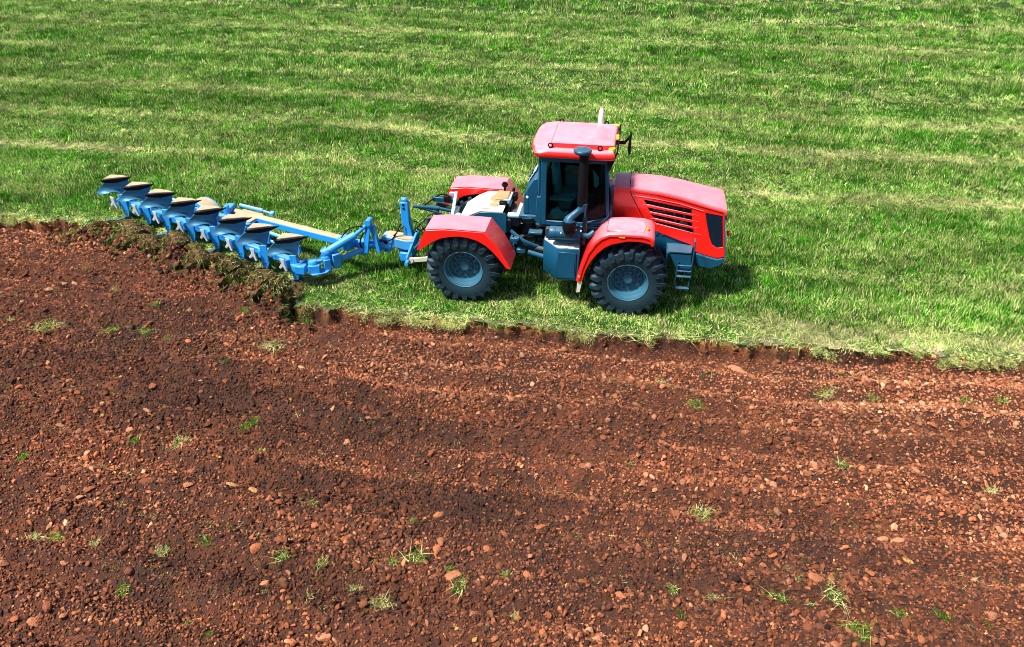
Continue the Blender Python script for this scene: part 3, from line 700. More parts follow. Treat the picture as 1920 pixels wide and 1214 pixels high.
for f_ in (side_pt, side_pf):
    hd.prism(top[:-1]+[(5.30, top[-1][1])]+[(5.46, low[0][1])]+low[1:], 0, .03, f=f_, holes=slots+[lamp])
    # raised lower lips and the long crease line under the top edge
    for q in slots: 
        a_, b_ = q[3], q[2]; hd.beam(Vector(f_(a_[0]-.08, a_[1]-.006, -.002)), Vector(f_(b_[0]+.14, b_[1]-.012, -.001)), .006, .008, .002)
    hd.tube([f_(x_, z_, -.004) for x_, z_ in ps([(3.42, 2.43), (3.9, 2.385), (4.4, 2.305), (4.9, 2.17)])], .011, 6)
# crowned top
rows = []
for i_, (x_, z_) in enumerate(top[:-1]+[(5.27, top[-1][1]), (5.35, top[-1][1]-.03), (5.375, top[-1][1]-.10)]):
    hw = YC-ys_(x_); row = []
    for t_ in (-1, -.985, -.93, -.8, -.55, -.3, 0, .3, .55, .8, .93, .985, 1):
        e_ = abs(t_); cr = .035*(1-e_**2.5)-.03*max(0, e_-.93)/.07
        row.append((x_, YC+t_*(hw+.006-.02*max(0, e_-.9)), z_+cr+.018))
    row[0] = (x_, YC-hw-.006, z_-.03); row[-1] = (x_, YC+hw+.006, z_-.03)
    rows.append(row)
hd.skin(rows, .015)
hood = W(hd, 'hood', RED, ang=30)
ht = MB(); rows2 = [[Vector(p)+Vector((0, 0, .008)) for p in r_[1:-1]] for r_ in rows[1:-2]]
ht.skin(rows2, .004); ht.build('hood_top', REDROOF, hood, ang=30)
sm = MB()
for f_ in (side_pt, side_pf): sm.tube([f_(x_, z_, -.001) for x_, z_ in ps([(3.37, 2.55), (3.42, 2.42), (3.6, 2.11), (3.79, 1.80)])], .008, 5)
sm.tube([Vector(p)+Vector((.04*0, 0, .012)) for p in rows[1]], .009, 5); sm.build('panel_gap', BLACK, hood)
eng = MB(); eng.box((4.2, YC, 1.86), (2.1, .5, .62), .02)
for k in range(6): eng.tube([(3.7+.2*k, -.26, 2.15), (3.75+.2*k, -.30, 1.9), (3.85+.2*k, -.26, 1.6)], .022, 8)
eng.lathe([(.0005, -.30), (.10, -.30), (.10, -.1)], (4.55, 0, 1.72), seg=18)
eng.box((4.35, YC-.36, 2.0), (.9, .02, .02), 0)
eng.build('engine', DARK, hood)
lp = MB()
for f_ in (side_pt, side_pf): lp.prism([(u*.9985+.008, v*.997+.004) for u, v in lamp], .008, .05, f=f_, bev=.01)
lp.build('headlight', LAMPG, hood)
# grille and front face
gr = MB(); gr.prism([(5.33, 1.93), (5.38, 1.93), (5.50, 1.10), (5.42, 1.10)], -.40, .60, bev=.01)
for k in range(9): gr.box((5.45-.012*k+.02, YC, 1.16+.085*k), (.03, .92, .03), .006)
gr.build('grille', GREYL, hood)
q_ = MB(); q_.lathe([(.0005, 5.515), (.05, 5.51), (.06, 5.46)], (0, -.28, 1.62), axis='x', seg=14); q_.lathe([(.0005, 5.515), (.05, 5.51), (.06, 5.46)], (0, .48, 1.62), axis='x', seg=14)
q_.build('marker_lamp', REDL, hood)
bp = MB(); bp.prism([(4.87, 1.19), (4.89, .95), (4.96, .88), (5.20, .84), (5.40, .93), (5.49, 1.06), (5.47, 1.13), (5.32, 1.085), (5.1, 1.13)], -.47, .67, bev=.02); bumper = W(bp, 'front_bumper', GREY)
bp = MB(); bp.box((5.18, -.1, .83), (.12, .1, .12), .01); bp.box((5.18, .3, .83), (.12, .1, .12), .01); bp.build('tow_eye', GREY, bumper)
# side panel below the hood, steps
sp = MB(); sp.prism([(3.85, 1.72), (4.80, 1.42), (4.88, 1.25), (4.86, .95), (3.95, .95)], -.36, -.32, bev=.005)
sp.prism([(3.85, 1.72), (4.80, 1.42), (4.88, 1.25), (4.86, .95), (3.95, .95)], .52, .56, bev=.005)
for bx in (4.02, 4.14): sp.box((bx, -.365, 1.55), (.05, .02, .10), .003)
W(sp, 'side_skirt', GREY)
st = MB(); st.prism([(4.28, 1.36), (4.74, 1.36), (4.78, .92), (4.50, .92)], -.80, -.77, bev=.004)
st.prism([(4.28, -.80), (4.74, -.80), (4.80, -.36), (4.24, -.36)], 1.30, 1.34, f=lambda u, v, t: (u, v, t), bev=.006)
st.box((4.26, -.56, 1.1), (.03, .4, .42), .004)
for bx in (4.50, 4.79): st.tube([(bx, -.82, 1.16), (bx-.02, -.86, .54)], .014, 8)
for bz in (1.08, .95, .83, .55): st.box((4.645, -.86, bz), (.29, .09 if bz < .9 else .04, .022), .004)
st.tube([(4.78, -.84, .83), (4.79, -.84, 1.35), (4.79, -.82, 1.62), (4.79, -.62, 1.60)], .016, 8)
W(st, 'ladder', GREY)

# chassis, axles and articulation joint -----------------------------
ch = MB()
ch.beam((-.75, YC-.30, .92), (1.05, YC-.30, .98), .09, .30); ch.beam((-.75, YC+.30, .92), (1.05, YC+.30, .98), .09, .30)
ch.beam((1.45, YC-.32, .98), (5.1, YC-.32, .98), .09, .32); ch.beam((1.45, YC+.32, .98), (5.1, YC+.32, .98), .09, .32)
for ax in (0, 3.5):
    ch.lathe([(.0005, -1.05), (.13, -1.05), (.14, -.7), (.16, -.45), (.27, -.22), (.30, 0), (.27, .22), (.16, .45), (.14, .7), (.13, 1.05), (.0005, 1.05)], (ax, YC, .8), seg=20)
    ch.box((ax, YC, .95), (.5, .75, .25), .03)
ch.box((1.25, YC, .98), (.35, .34, .55), .04); ch.lathe([(.0005, .60), (.15, .60), (.15, 1.40), (.0005, 1.40)], (1.22, YC, 0), axis='z', seg=18)
ch.tube([(.75, -.28, 1.05), (1.75, -.52, 1.02)], .06, 10); ch.tube([(.75, .48, 1.05), (1.75, .72, 1.02)], .06, 10)
ch.tube([(-.4, YC, .85), (5, YC, .80)], .07, 10)
ch.box((1.05, -.28, 1.12), (.22, .26, .12), .01); ch.box((1.9, -.35, 1.2), (.5, .3, .3), .02); ch.box((3.2, YC, 1.2), (3.2, .55, .5), .03)
W(ch, 'chassis', DARK)
j_ = MB(); j_.box((.98, -.45, 1.20), (.18, .22, .14), .015); j_.box((1.14, -.50, .98), (.20, .18, .10), .015); j_.tube([(.90, -.5, 1.42), (1.2, -.55, 1.22), (1.5, -.45, 1.05)], .045, 10, smoothn=4)
j_.tube([(1.30, -.58, .98), (1.70, -.62, .90)], .055, 10); j_.box((1.44, -.42, 1.40), (.30, .20, .05), .01); j_.box((1.05, -.62, 1.30), (.12, .12, .06), .01)
j_.tube([(.98, -.60, 1.15), (1.02, -.62, .86)], .018, 8)
W(j_, 'steering_cylinder', GREY)
hz = MB()
for k in range(9):
    a_ = rnd.uniform(-.5, .3); b_ = rnd.uniform(1.15, 1.6)
    hz.tube([(.75+rnd.random()*.2, a_, b_), (1.05, a_+rnd.uniform(-.12, .1), b_+rnd.uniform(-.25, .15)), (1.35, a_+rnd.uniform(-.1, .1), b_-.1), (1.65, a_, b_-.05)], rnd.uniform(.012, .022), 7, smoothn=5)
W(hz, 'hydraulic_hose', BLACK)

# rear deck ---------------------------------------------------------
dk = MB()
dk.prism([(-.30, 1.50), (-.02, 1.70), (.22, 1.815), (.72, 1.82), (.72, 1.79), (.22, 1.785), (-.02, 1.67), (-.30, 1.47)], -.42, .66, bev=.004)
deck = W(dk, 'rear_deck', DECK)
q_ = MB(); q_.prism([(-.28, 1.46), (-.0, 1.665), (.22, 1.78), (.76, 1.80), (.80, 1.76), (.80, 1.33), (.55, 1.30), (.0, 1.30)], -.455, -.425, bev=.004)
q_.prism([(-.28, 1.46), (-.0, 1.665), (.22, 1.78), (.76, 1.80), (.80, 1.76), (.80, 1.33), (.0, 1.30)], .665, .695, bev=.004)
q_.build('side_plate', GREY, deck)
q_ = MB(); q_.box((.60, .32, 1.86), (.30, .44, .09), .03); q_.prism([(.32, .20), (.44, .05), (.62, .02), (.70, .2), (.70, .6), (.45, .62)], 1.822, 1.845, f=lambda u, v, t: (u, v, t), bev=.004); q_.build('battery_cover', CLAY, deck)
q_ = MB(); q_.box((.775, .30, 1.80), (.05, .46, .17), .01); q_.box((.72, .06, 1.84), (.14, .04, .10), .008); q_.build('cover_side', GREYL, deck)
q_ = MB(); q_.lathe([(.095, 1.822), (.095, 1.834), (.0005, 1.838)], (.47, -.10, 0), axis='z', seg=20); q_.tube([(.22, -.36, 1.825), (.45, -.30, 1.83)], .006, 5); q_.build('filler_lid', CLAY, deck)
q_ = MB(); q_.lathe([(.03, 1.82), (.025, 1.98), (.05, 2.0), (.075, 2.04), (.075, 2.06), (.035, 2.07), (.05, 2.10), (.0005, 2.11)], (.60, .52, 0), axis='z', seg=14)
q_.box((.66, -.04, 1.84), (.16, .12, .09), .01); q_.box((.80, .55, 1.93), (.06, .10, .07), .01); q_.box((.86, .42, 1.82), (.10, .2, .14), .01); q_.build('breather_cap', BLACK, deck)
tr_ = MB(); tr_.prism([(.80, -.32), (.84, -.36), (1.06, -.36), (1.14, -.22), (1.10, .28), (.98, .36), (.98, -.20), (.80, -.20)], 1.66, 1.72, f=lambda u, v, t: (u, v, t), bev=.008)
W(tr_, 'rear_tray', GREYL)
tr_ = MB(); tr_.box((.93, 0, 1.52), (.26, .5, .24), .02); tr_.box((.78, .1, 1.45), (.2, .9, .3), .02); W(tr_, 'valve_block', DARK)
cf = MB(); cf.beam((-.55, .62, 1.74), (-.42, -.40, 1.58), .07, .05, .006); cf.box((-.62, .55, 1.72), (.14, .08, .09), .01); cf.box((-.45, .1, 1.25), (.10, .45, .6), .02)
cf.lathe([(.0005, 1.50), (.07, 1.50), (.07, 1.62), (.055, 1.64), (.0005, 1.64)], (-.30, -.30, 0), axis='z', seg=14)
W(cf, 'rear_crossbar', GREYL)

# three point linkage
lk = MB(); lk.tube([(-.50, .25, 1.42), (-.85, .14, 1.53), (-1.42, .02, 1.60)], .038, 10); lk.tube([(-.85, .14, 1.53), (-1.1, .09, 1.565)], .052, 10)
W(lk, 'top_link', GREY)
lk = MB()
for s_ in (-1, 1):
    y_ = YC+s_*.42; lk.beam((-.45, YC+s_*.30, 1.38), (-1.00, y_, 1.48), .07, .09, .01); lk.tube([(-.98, y_, 1.50), (-1.0, y_, 1.20), (-1.02, y_, .95)], .042, 10)
    lk.tube([(-1.02, y_, .95), (-1.06, y_, .45)], .024, 8)
    lk.tube([(-.97, y_+.1, 1.43), (-1.15, y_+.14, 1.30), (-1.2, y_, 1.2)], .012, 6, smoothn=4)
lk.lathe([(.0005, -.45), (.05, -.45), (.05, .45), (.0005, .45)], (-.45, YC, 1.40), seg=12)
W(lk, 'lift_arm', DARK)
hz = MB()
for p_, r_ in (([(-.5, .5, 1.5), (-.8, .45, 1.75), (-1.1, .3, 1.62), (-1.3, .15, 1.45)], .016), ([(-.55, -.1, 1.4), (-.9, -.2, 1.55), (-1.2, -.1, 1.25), (-1.45, -.05, 1.0)], .014), ([(-.6, .25, 1.3), (-.95, .2, 1.2), (-1.25, .1, 1.0), (-1.5, .05, .9)], .016),
               ([(-.5, -.3, 1.1), (-.8, -.2, .9), (-1.1, -.1, .95), (-1.4, 0, 1.1)], .014)): hz.tube(p_, r_, 7, smoothn=6)
hz.box((-.72, .42, 1.66), (.16, .10, .14), .02); hz.box((-.68, -.05, 1.0), (.3, .5, .3), .03)
W(hz, 'hydraulic_hose', BLACK)
lk = MB(); lk.beam((-.50, .48, 1.58), (-1.05, .38, 1.66), .09, .11, .01); lk.tube([(-.55, -.18, 1.20), (-1.0, -.22, 1.06), (-1.35, -.30, .70)], .035, 10); lk.tube([(-.6, .50, 1.15), (-1.1, .46, 1.3), (-1.4, .2, 1.5)], .025, 8)
W(lk, 'link_strut', GREY)
for s_ in (-1, 1):
    lk = MB(); y_ = YC+s_*.45; lk.beam((-.35, YC+s_*.36, .55), (-1.42, y_, .42), .05, .11, .01); lk.lathe([(.0005, y_-.05), (.075, y_-.05), (.075, y_+.05), (.0005, y_+.05)], (-1.46, 0, .42), seg=14)
    lk.lathe([(.0005, y_-.03), (.04, y_-.03), (.04, y_+.03), (.0005, y_+.03)], (-1.06, 0, .50), seg=10)
    W(lk, 'lower_link', CREAM if s_ < 0 else DARK)

# cab --------------------------------------------------------------
cb = MB(); yn, yf = -.76, .96
def post(x0, x1, z0, z1, w_, d_, y_): cb.beam((x0, y_, z0), (x1, y_, z1), d_, w_, .012, upv=(1, 0, 0))
for y_, s_ in ((yn, 1), (yf, -1)):
    post(1.635, 1.62, 1.76, 3.27, .12, .09, y_+.03*s_)
    post(2.51, 2.49, 1.78, 3.22, .05, .05, y_+.02*s_)
    post(2.96, 2.86, 1.95, 3.24, .07, .07, y_+.12*s_)
    cb.beam((1.58, y_+.03*s_, 1.80), (2.55, y_+.03*s_, 1.80), .08, .10, .012)
    cb.beam((2.5, y_+.03*s_, 1.83), (2.98, y_+.12*s_, 1.94), .07, .06, .012)
    cb.beam((1.55, y_+.025*s_, 3.20), (2.90, y_+.06*s_, 3.20), .10, .13, .012)
cb.box((1.55, YC, 1.85), (.10, 1.6, .2), .02); cb.box((2.3, YC, 1.76), (1.5, 1.66, .10), .02)
cb.beam((1.58, yn+.1, 3.2), (1.58, yf-.1, 3.2), .12, .10); cb.beam((2.9, yn+.1, 3.2), (2.9, yf-.1, 3.2), .10, .10); cb.beam((3.0, yn+.15, 1.98), (3.0, yf-.15, 1.98), .10, .22)
cb.prism([(1.47, 1.76), (1.58, 1.76), (1.585, 2.38), (1.49, 2.34)], yn+.0, yn+.28, bev=.01)
for y_ in (yn+.06, yf-.06): post(1.53, 1.53, 1.8, 3.2, .04, .04, y_)
cab = W(cb, 'cab', GREY)
def glass(pts4, th=.012):
    g_ = MB(); a_, b_, c_, d_ = [Vector(p) for p in pts4]; g_.skin([[a_, b_], [d_, c_]], th); return g_.build('window', GLASS, cab, smooth=False)
glass([(1.69, yn+.015, 1.85), (2.49, yn+.015, 1.86), (2.475, yn+.015, 3.14), (1.675, yn+.015, 3.14)])
glass([(2.53, yn+.02, 1.87), (2.94, yn+.10, 1.98), (2.85, yn+.10, 3.14), (2.51, yn+.02, 3.14)])
glass([(1.69, yf-.015, 1.85), (2.49, yf-.015, 1.86), (2.475, yf-.015, 3.14), (1.675, yf-.015, 3.14)])
glass([(2.53, yf-.02, 1.87), (2.94, yf-.10, 1.98), (2.85, yf-.10, 3.14), (2.51, yf-.02, 3.14)])
glass([(3.0, yn+.18, 2.09), (3.0, yf-.18, 2.09), (2.90, yf-.18, 3.15), (2.90, yn+.18, 3.15)])
glass([(1.555, yn+.08, 2.2), (1.555, yf-.08, 2.2), (1.56, yf-.08, 3.14), (1.56, yn+.08, 3.14)])
se = MB(); se.box((2.0, YC, 2.12), (.5, .5, .14), .05); se.box((1.80, YC, 2.50), (.14, .48, .66), .05, rot=Euler((0, -.12, 0)).to_matrix()); se.box((1.76, YC, 2.90), (.10, .28, .18), .04); se.box((2.0, YC, 1.92), (.3, .3, .28), .03)
se.build('seat', SEATM, cab)
se = MB(); se.box((1.95, -.38, 2.2), (.5, .22, .06), .03); se.box((2.15, .55, 2.30), (.4, .2, .5), .03); se.build('armrest', SEATM, cab)
se = MB(); se.box((2.25, .35, 2.52), (.28, .10, .10), .02); se.build('side_console', TAN, cab)
se = MB(); se.box((2.80, YC, 2.25), (.24, 1.3, .72), .06); se.box((2.2, .80, 2.25), (1.0, .05, .8), .02); se.box((1.66, YC, 2.3), (.06, 1.3, .9), .02); se.tube([(2.7, YC, 2.3), (2.52, YC, 2.5)], .03, 8)  # dashboard enlarged and black panels added to make the cab interior dark
cw = Vector((2.50, YC, 2.52)); ax_ = Vector((-.6, 0, .8)).normalized(); u_1 = Vector((0, 1, 0)); v_1 = ax_.cross(u_1)
se.tube([cw+(u_1*math.cos(t)+v_1*math.sin(t))*.19 for t in np.linspace(0, 6.283, 25)], .015, 6, cap=False); se.build('steering_wheel_and_filler', BLACK, cab)
se = MB(); se.box((1.85, -.5, 1.86), (.35, .3, .05), .01); se.build('floor_mat', TAN, cab)
se = MB(); se.prism([(1.78, 2.02), (1.92, 2.10), (2.02, 1.98), (2.14, 2.02), (2.18, 1.86), (1.74, 1.86)], -.62, -.55, bev=.01)
se.prism([(2.60, 2.9), (2.72, 2.75), (2.74, 2.5), (2.64, 2.55)], -.5, -.46, bev=.01); se.box((1.83, -.45, 2.72), (.14, .10, .42), .05); se.build('seat_side', SEATM, cab)
# door handle and rail
se = MB(); se.tube([(2.42, yn-.04, 1.77), (2.75, yn-.05, 1.77), (2.95, yn-.02, 1.83), (3.04, yn+.03, 1.93)], .028, 10, smoothn=4); se.tube([(2.55, yn-.02, 1.86), (2.8, yn-.02, 1.88), (2.96, yn+.03, 1.99), (2.98, yn+.05, 2.08)], .016, 8, smoothn=4)
W(se, 'hand_rail', GREY)
# cab roof
def roof_h(u, v):
    """u along the cab -1..1, v across -1..1"""
    e_ = max(abs(u), abs(v)); h_ = 3.40
    b_ = float(sstep(-.60, -.52, u))*(1-float(sstep(.64, .68, v)))*float(sstep(-.83, -.80, v)); h_ += .085*b_
    ch_ = float(sstep(.35, .95, u))*(1-float(sstep(.20, .62, abs(v)))); h_ -= .08*ch_
    h_ += .028*(1-float(sstep(.30, .6, abs(v))))*float(sstep(-.1, .5, u))*(1-float(sstep(.55, .95, u)))
    h_ += .03*float(sstep(-.55, -.95, u))*float(sstep(.72, .85, abs(v)))*-1
    h_ -= .05*max(0, (e_-.93)/.07)**2
    return h_
RX0, RX1, RY0, RY1 = 1.37, 3.04, -.83, 1.03
nu, nv = 60, 110; rows = []
for i_ in range(nu+1):
    u = -1+2*i_/nu; row = []
    for j_ in range(nv+1):
        v = -1+2*j_/nv; ins = .06*float(sstep(.5, 1., abs(v)))*(1 if u < 0 else .4)*abs(u)**6
        hwx = (RX1-RX0)/2; x_ = (RX0+RX1)/2+u*(hwx-ins); yy = (RY0+RY1)/2+v*((RY1-RY0)/2-.05*abs(u)**8)
        x_ -= .05*(1-abs(v)**2)*(-1 if u < 0 else .6)*abs(u)**4*(-1 if u < 0 else 1)
        row.append((x_, yy, roof_h(u, v)))
    rows.append(row)
rf = MB(); rf.skin(rows, .0)
per = [rows[0][j] for j in range(nv+1)]+[rows[i][nv] for i in range(1, nu+1)]+[rows[nu][j] for j in range(nv-1, -1, -1)]+[rows[i][0] for i in range(nu-1, 0, -1)]
cx_, cy_ = (RX0+RX1)/2, (RY0+RY1)/2
def ring(sc_, z_): return [(cx_+(p[0]-cx_)*(1+sc_*.6), cy_+(p[1]-cy_)*(1+sc_*.6), z_) for p in per]
rr_ = [per, ring(.02, 3.32), ring(.02, 3.27), ring(-.02, 3.235), ring(-.3, 3.235)]
V = [p for q in rr_ for p in q]; m_ = len(per)
rf._add(V, [(k*m_+i, k*m_+(i+1) % m_, (k+1)*m_+(i+1) % m_, (k+1)*m_+i) for k in range(len(rr_)-1) for i in range(m_)]+[tuple(range(4*m_, 5*m_))], 0)
bmesh.ops.remove_doubles(rf.bm, verts=rf.bm.verts, dist=.0005)
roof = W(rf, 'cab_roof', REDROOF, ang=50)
for ex_, ey_ in ((1.74, -.70), (2.72, -.72), (1.80, .86), (2.76, .84)):
    q_ = MB(); q_.tube([Vector((ex_, ey_, 3.452))+Vector((math.cos(t), 0, math.sin(t)))*.042 for t in np.linspace(0, 6.283, 17)], .014, 6, cap=False); q_.lathe([(.04, 3.385), (.035, 3.415), (.0005, 3.42)], (ex_, ey_, 0), axis='z', seg=10)
    q_.build('lifting_eye', BLACK, roof)
for ex_, ey_ in ((2.95, -.62), (2.97, .82)):
    q_ = MB(); q_.lathe([(.075, 3.37), (.078, 3.41), (.07, 3.44), (.045, 3.45), (.0005, 3.452)], (ex_, ey_, 0), axis='z', seg=18); q_.build('roof_beacon', GREEN, roof)
q_ = MB(); q_.lathe([(.055, 3.34), (.062, 3.50), (.060, 3.62), (.045, 3.70), (.02, 3.735), (.0005, 3.74)], (2.63, .97, 0), axis='z', seg=16); q_.build('antenna_dome', WHITE, roof)
for k in range(2):
    q_ = MB(); q_.lathe([(.0005, -.05), (.045, -.045), (.05, .01), (.03, .03)], (3.04+.0*k, .22-.14*k, 3.385), axis='x', seg=12); q_.build('work_light', AMBER if k else TAN, roof)
q_ = MB(); q_.box((3.02, .22, 3.33), (.06, .42, .10), .01); q_.tube([(3.0, .2, 3.29), (3.02, .2, 3.35)], .03, 8)
q_.prism([(2.84, 3.30), (3.02, 3.34), (3.06, 3.42), (3.08, 3.42), (3.02, 3.22), (2.94, 3.0), (2.90, 3.0), (2.88, 3.24)], RY0+.06, RY0+.10, bev=.004)
q_.prism([(2.84, 3.30), (3.02, 3.34), (3.06, 3.42), (3.08, 3.42), (3.02, 3.22), (2.94, 3.0), (2.90, 3.0), (2.88, 3.24)], RY1-.10, RY1-.06, bev=.004)
q_.box((3.06, YC, 3.35), (.03, 1.5, .06), .008)
q_.build('light_bracket', BLACK, roof)
q_ = MB(); q_.beam((3.05, .25, 3.25), (3.19, .28, 3.25), .03, .07, .005); q_.beam((3.17, .28, 3.24), (3.30, .32, 3.40), .035, .05, .005); q_.prism([(3.27, 3.43), (3.31, 3.43), (3.32, 3.02), (3.28, 2.98), (3.25, 3.1)], .26, .46, bev=.012)
q_.build('mirror', BLACK, roof)
# cab rear box with vent covers
rb = MB(); rb.prism([(1.16, 1.78), (1.46, 1.78), (1.49, 2.60), (1.38, 2.60), (1.19, 2.28), (1.16, 2.20)], -.38, .46, bev=.02); rb.box((1.30, YC, 1.74), (.46, 1.1, .07), .01); rb.box((1.25, -.36, 2.05), (.05, .05, .5), .01)
rb.tube([(1.35, -.45, 1.72), (1.15, -.43, 1.70)], .02, 8)
rbo = W(rb, 'cab_rear_box', GREY)
for k in range(4):
    q_ = MB(); t_ = k/3; q_.box((1.21+.13*t_, .25-.1*t_, 2.36+.24*t_), (.10, .34, .025), .008, rot=Euler((0, -.9, 0)).to_matrix()); q_.build('vent_cover', GREYL, rbo)
for k in range(3):
    q_ = MB(); t_ = (k+.5)/3; q_.box((1.20+.13*t_, .25-.1*t_, 2.35+.24*t_), (.09, .26, .03), .006, rot=Euler((0, -.9, 0)).to_matrix()); q_.build('vent_slot', BLACK, rbo)
q_ = MB(); q_.lathe([(.0005, -.392), (.028, -.392), (.03, -.375)], (1.24, 0, 2.18), seg=12); q_.build('knob', WHITE, rbo)

# intake stack and air cleaner
sk_ = MB(); sk_.lathe([(.092, 2.36), (.096, 2.5), (.096, 3.0), (.092, 3.02), (.092, 3.42), (.0005, 3.42)], (2.44, -1.0, 0), axis='z', seg=24)
stack = W(sk_, 'intake_stack', BLACK)
q_ = MB(); q_.lathe([(.06, 3.40), (.15, 3.43), (.178, 3.46), (.180, 3.495), (.165, 3.515), (.10, 3.528), (.0005, 3.53)], (2.40, -1.0, 0), axis='z', seg=30)
q_.box((2.38, -1.03, 3.532), (.14, .012, .01), .002); q_.box((2.44, -.96, 3.532), (.012, .10, .01), .002); q_.build('stack_cap', GREY, stack)
q_ = MB(); q_.tube([(2.47, -1.0, 2.40), (2.47, -1.0, 2.30), (2.38, -1.02, 2.22), (2.26, -1.09, 2.13), (2.22, -1.12, 2.09), (2.22, -1.12, 2.03)], [.09, .088, .07, .075, .10, .14], 16); q_.build('intake_elbow', GREY, stack)
q_ = MB(); q_.lathe([(.135, 2.05), (.145, 2.01), (.145, 1.88), (.11, 1.78), (.06, 1.72), (.0005, 1.71)], (2.22, -1.12, 0), axis='z', seg=22); q_.build('dust_cup', BLACK, stack)
q_ = MB()
for p_ in ((2.36, -1.13, 1.86), (2.46, -1.13, 1.84), (2.36, -1.13, 1.97), (2.06, -1.2, 1.80)): q_.lathe([(.0005, -.02), (.014, -.02), (.014, .02)], p_, seg=8)
q_.build('bolts', WHITE, stack)
ac = MB(); ac.lathe([(.0005, 1.80), (.12, 1.80), (.135, 1.82), (.135, 1.90), (.142, 1.905), (.142, 1.93), (.135, 1.935), (.135, 2.42), (.12, 2.45), (.0005, 2.45)], (0, -1.0, 1.70), axis='x', seg=28); ac.box((2.2, -.95, 1.55), (.5, .2, .08), .01)
ac.tube([(2.45, -.98, 1.68), (2.6, -.98, 1.66), (2.72, -.92, 1.74)], .06, 12, smoothn=4); W(ac, 'air_cleaner', GREY)
q_ = MB(); q_.box((2.52, -.9, 1.72), (.10, .12, .6), .02); q_.box((2.3, -.75, 1.6), (1.2, .2, .22), .02); q_.tube([(1.72, -.7, 1.76), (1.72, -.72, 1.42)], .03, 8); W(q_, 'cab_mount', DARK)
# tool and tank box below the cab
bx_ = MB(); bx_.prism([(1.66, -.45), (1.66, -.80), (1.97, -1.16), (2.46, -1.16), (2.46, -.45)], .68, 1.42, f=lambda u, v, t: (u, v, t), bev=.015)
tank = W(bx_, 'side_tank', GREY)
q_ = MB(); q_.box((2.19, -1.168, 1.04), (.36, .014, .60), .004); q_.box((2.385, -1.172, 1.04), (.012, .02, .58), .002)
for z_ in (1.27, 1.23, .82): q_.lathe([(.0005, -1.182), (.012, -1.182), (.012, -1.17)], (2.03, 0, z_), seg=8)
q_.build('hatch', GREY, tank)
q_ = MB(); q_.prism([(1.68, -.55), (1.68, -.79), (1.98, -1.13), (2.2, -1.13), (2.2, -.55)], 1.418, 1.426, f=lambda u, v, t: (u, v, t), bev=.001); q_.prism([(2.205, -.55), (2.205, -1.13), (2.44, -1.13), (2.44, -.55)], 1.418, 1.424, f=lambda u, v, t: (u, v, t), bev=.001)
q_.build('tread_plate', GREYL, tank)
# ------------------------------------------------------------------ plough
PL = empty('plough', (-4.8, -.3, 0))
tag(PL, 'bright blue eight furrow reversible plough with raised mouldboards behind the tractor', 'plough')
def Wp(m, nm, mt, **k): return m.build(nm, mt, PL, **k)
BD = Vector((-.827, .356, 0)); T0 = Vector((-3.56, -1.2, 1.27))
def board(zs):
    """a mouldboard, zs=+1 for the raised one, -1 for the working one mirrored in the frame's plane"""
    nu, nv = 14, 10; rows = []
    A, B_, C_, D_ = Vector((-.17, .02, -.02)), Vector((-.45, -.18, -.02)), Vector((-.31, .10, -.60)), Vector((-.76, -.2, -.47))
    tip = Vector((-.88, -.28, -.40))
    for i in range(nu+1):
        u = i/nu; row = []
        for j in range(nv+1):
            v = j/nv
            f_ = A.lerp(C_, v)+Vector((-.05, .04, 0))*math.sin(v*math.pi)*.9
            r_ = (B_.lerp(tip, v/.8) if v < .8 else tip.lerp(D_, (v-.8)/.2))+Vector((-.05, .03, .02))*math.sin(min(v/.8, 1)*math.pi)
            p = f_.lerp(r_, u)
            p += Vector((.02, .20, 0))*math.sin(v**.7*math.pi)*(1-.35*u)+Vector((.05, .0, .10))*math.sin(u*math.pi)*sstep(.7, 1, v)
            row.append(p)
        rows.append(row)
    def k(p): return Vector((p.x, p.y, p.z if zs > 0 else -(1.27-.46)*2-p.z))
    m_ = MB(); m_.skin([[k(p) for p in r] for r in rows], .016)
    s_ = MB(); a_, b_, c_, d_ = Vector((.0, .01, .012)), Vector((-.52, -.24, .012)), Vector((-.50, .04, .018)), Vector((-.22, .06, .012))
    s_.prism([(0, 0), (0, 1), (1, 1), (1, 0)], 0, 1, f=lambda u, v, t: k((a_.lerp(b_, v) if u == 0 else d_.lerp(c_, v))+Vector((0, 0, -.018 if t else 0))), bev=0)
    sh = MB(); p0 = Vector((.07, .02, -.002)); sh.skin([[k(Vector((.12, -.0, .02))), k(Vector((-.22, -.16, .01))), k(Vector((-.56, -.32, 0)))], [k(Vector((-.06, .01, -.08))), k(Vector((-.28, -.12, -.12))), k(Vector((-.53, -.24, -.09)))]], -.02)
    return m_, s_, sh
leg = MB(); leg.prism([(-.42, -.50), (-.26, -.50), (-.25, -.95), (-.30, -1.12), (-.38, -1.13), (-.43, -.95)], -.02, .02, bev=.006)
leg.prism([(-.44, -.40), (-.28, -.40), (-.28, -.60), (-.44, -.60)], .27, .33, bev=.01)
leg.prism([(-.46, -.45), (-.34, -.45), (-.38, -.15), (-.46, -.10)], .28, .32, bev=.006)
proto_leg = leg.build('plough_body', BLUE, PL, loc=T0-PL.location)
for zs in (1, -1):
    a, b, c = board(zs)
    a.build('mouldboard', STEEL, proto_leg, loc=(0, 0, 0), ang=50); b.build('share_back', SAND if zs > 0 else STEEL, proto_leg, loc=(0, 0, 0)); c.build('share', BLACK if zs > 0 else STEEL, proto_leg, loc=(0, 0, 0))
q = MB(); q.prism([(-.60, -.52), (-.50, -.56), (-.50, -.66), (-.46, -.84), (-.51, -.86), (-.55, -.74), (-.62, -.80), (-.65, -.76), (-.58, -.66)], -.14, -.09, bev=.008)
q.build('trip_bracket', STEELP, proto_leg, loc=(0, 0, 0))
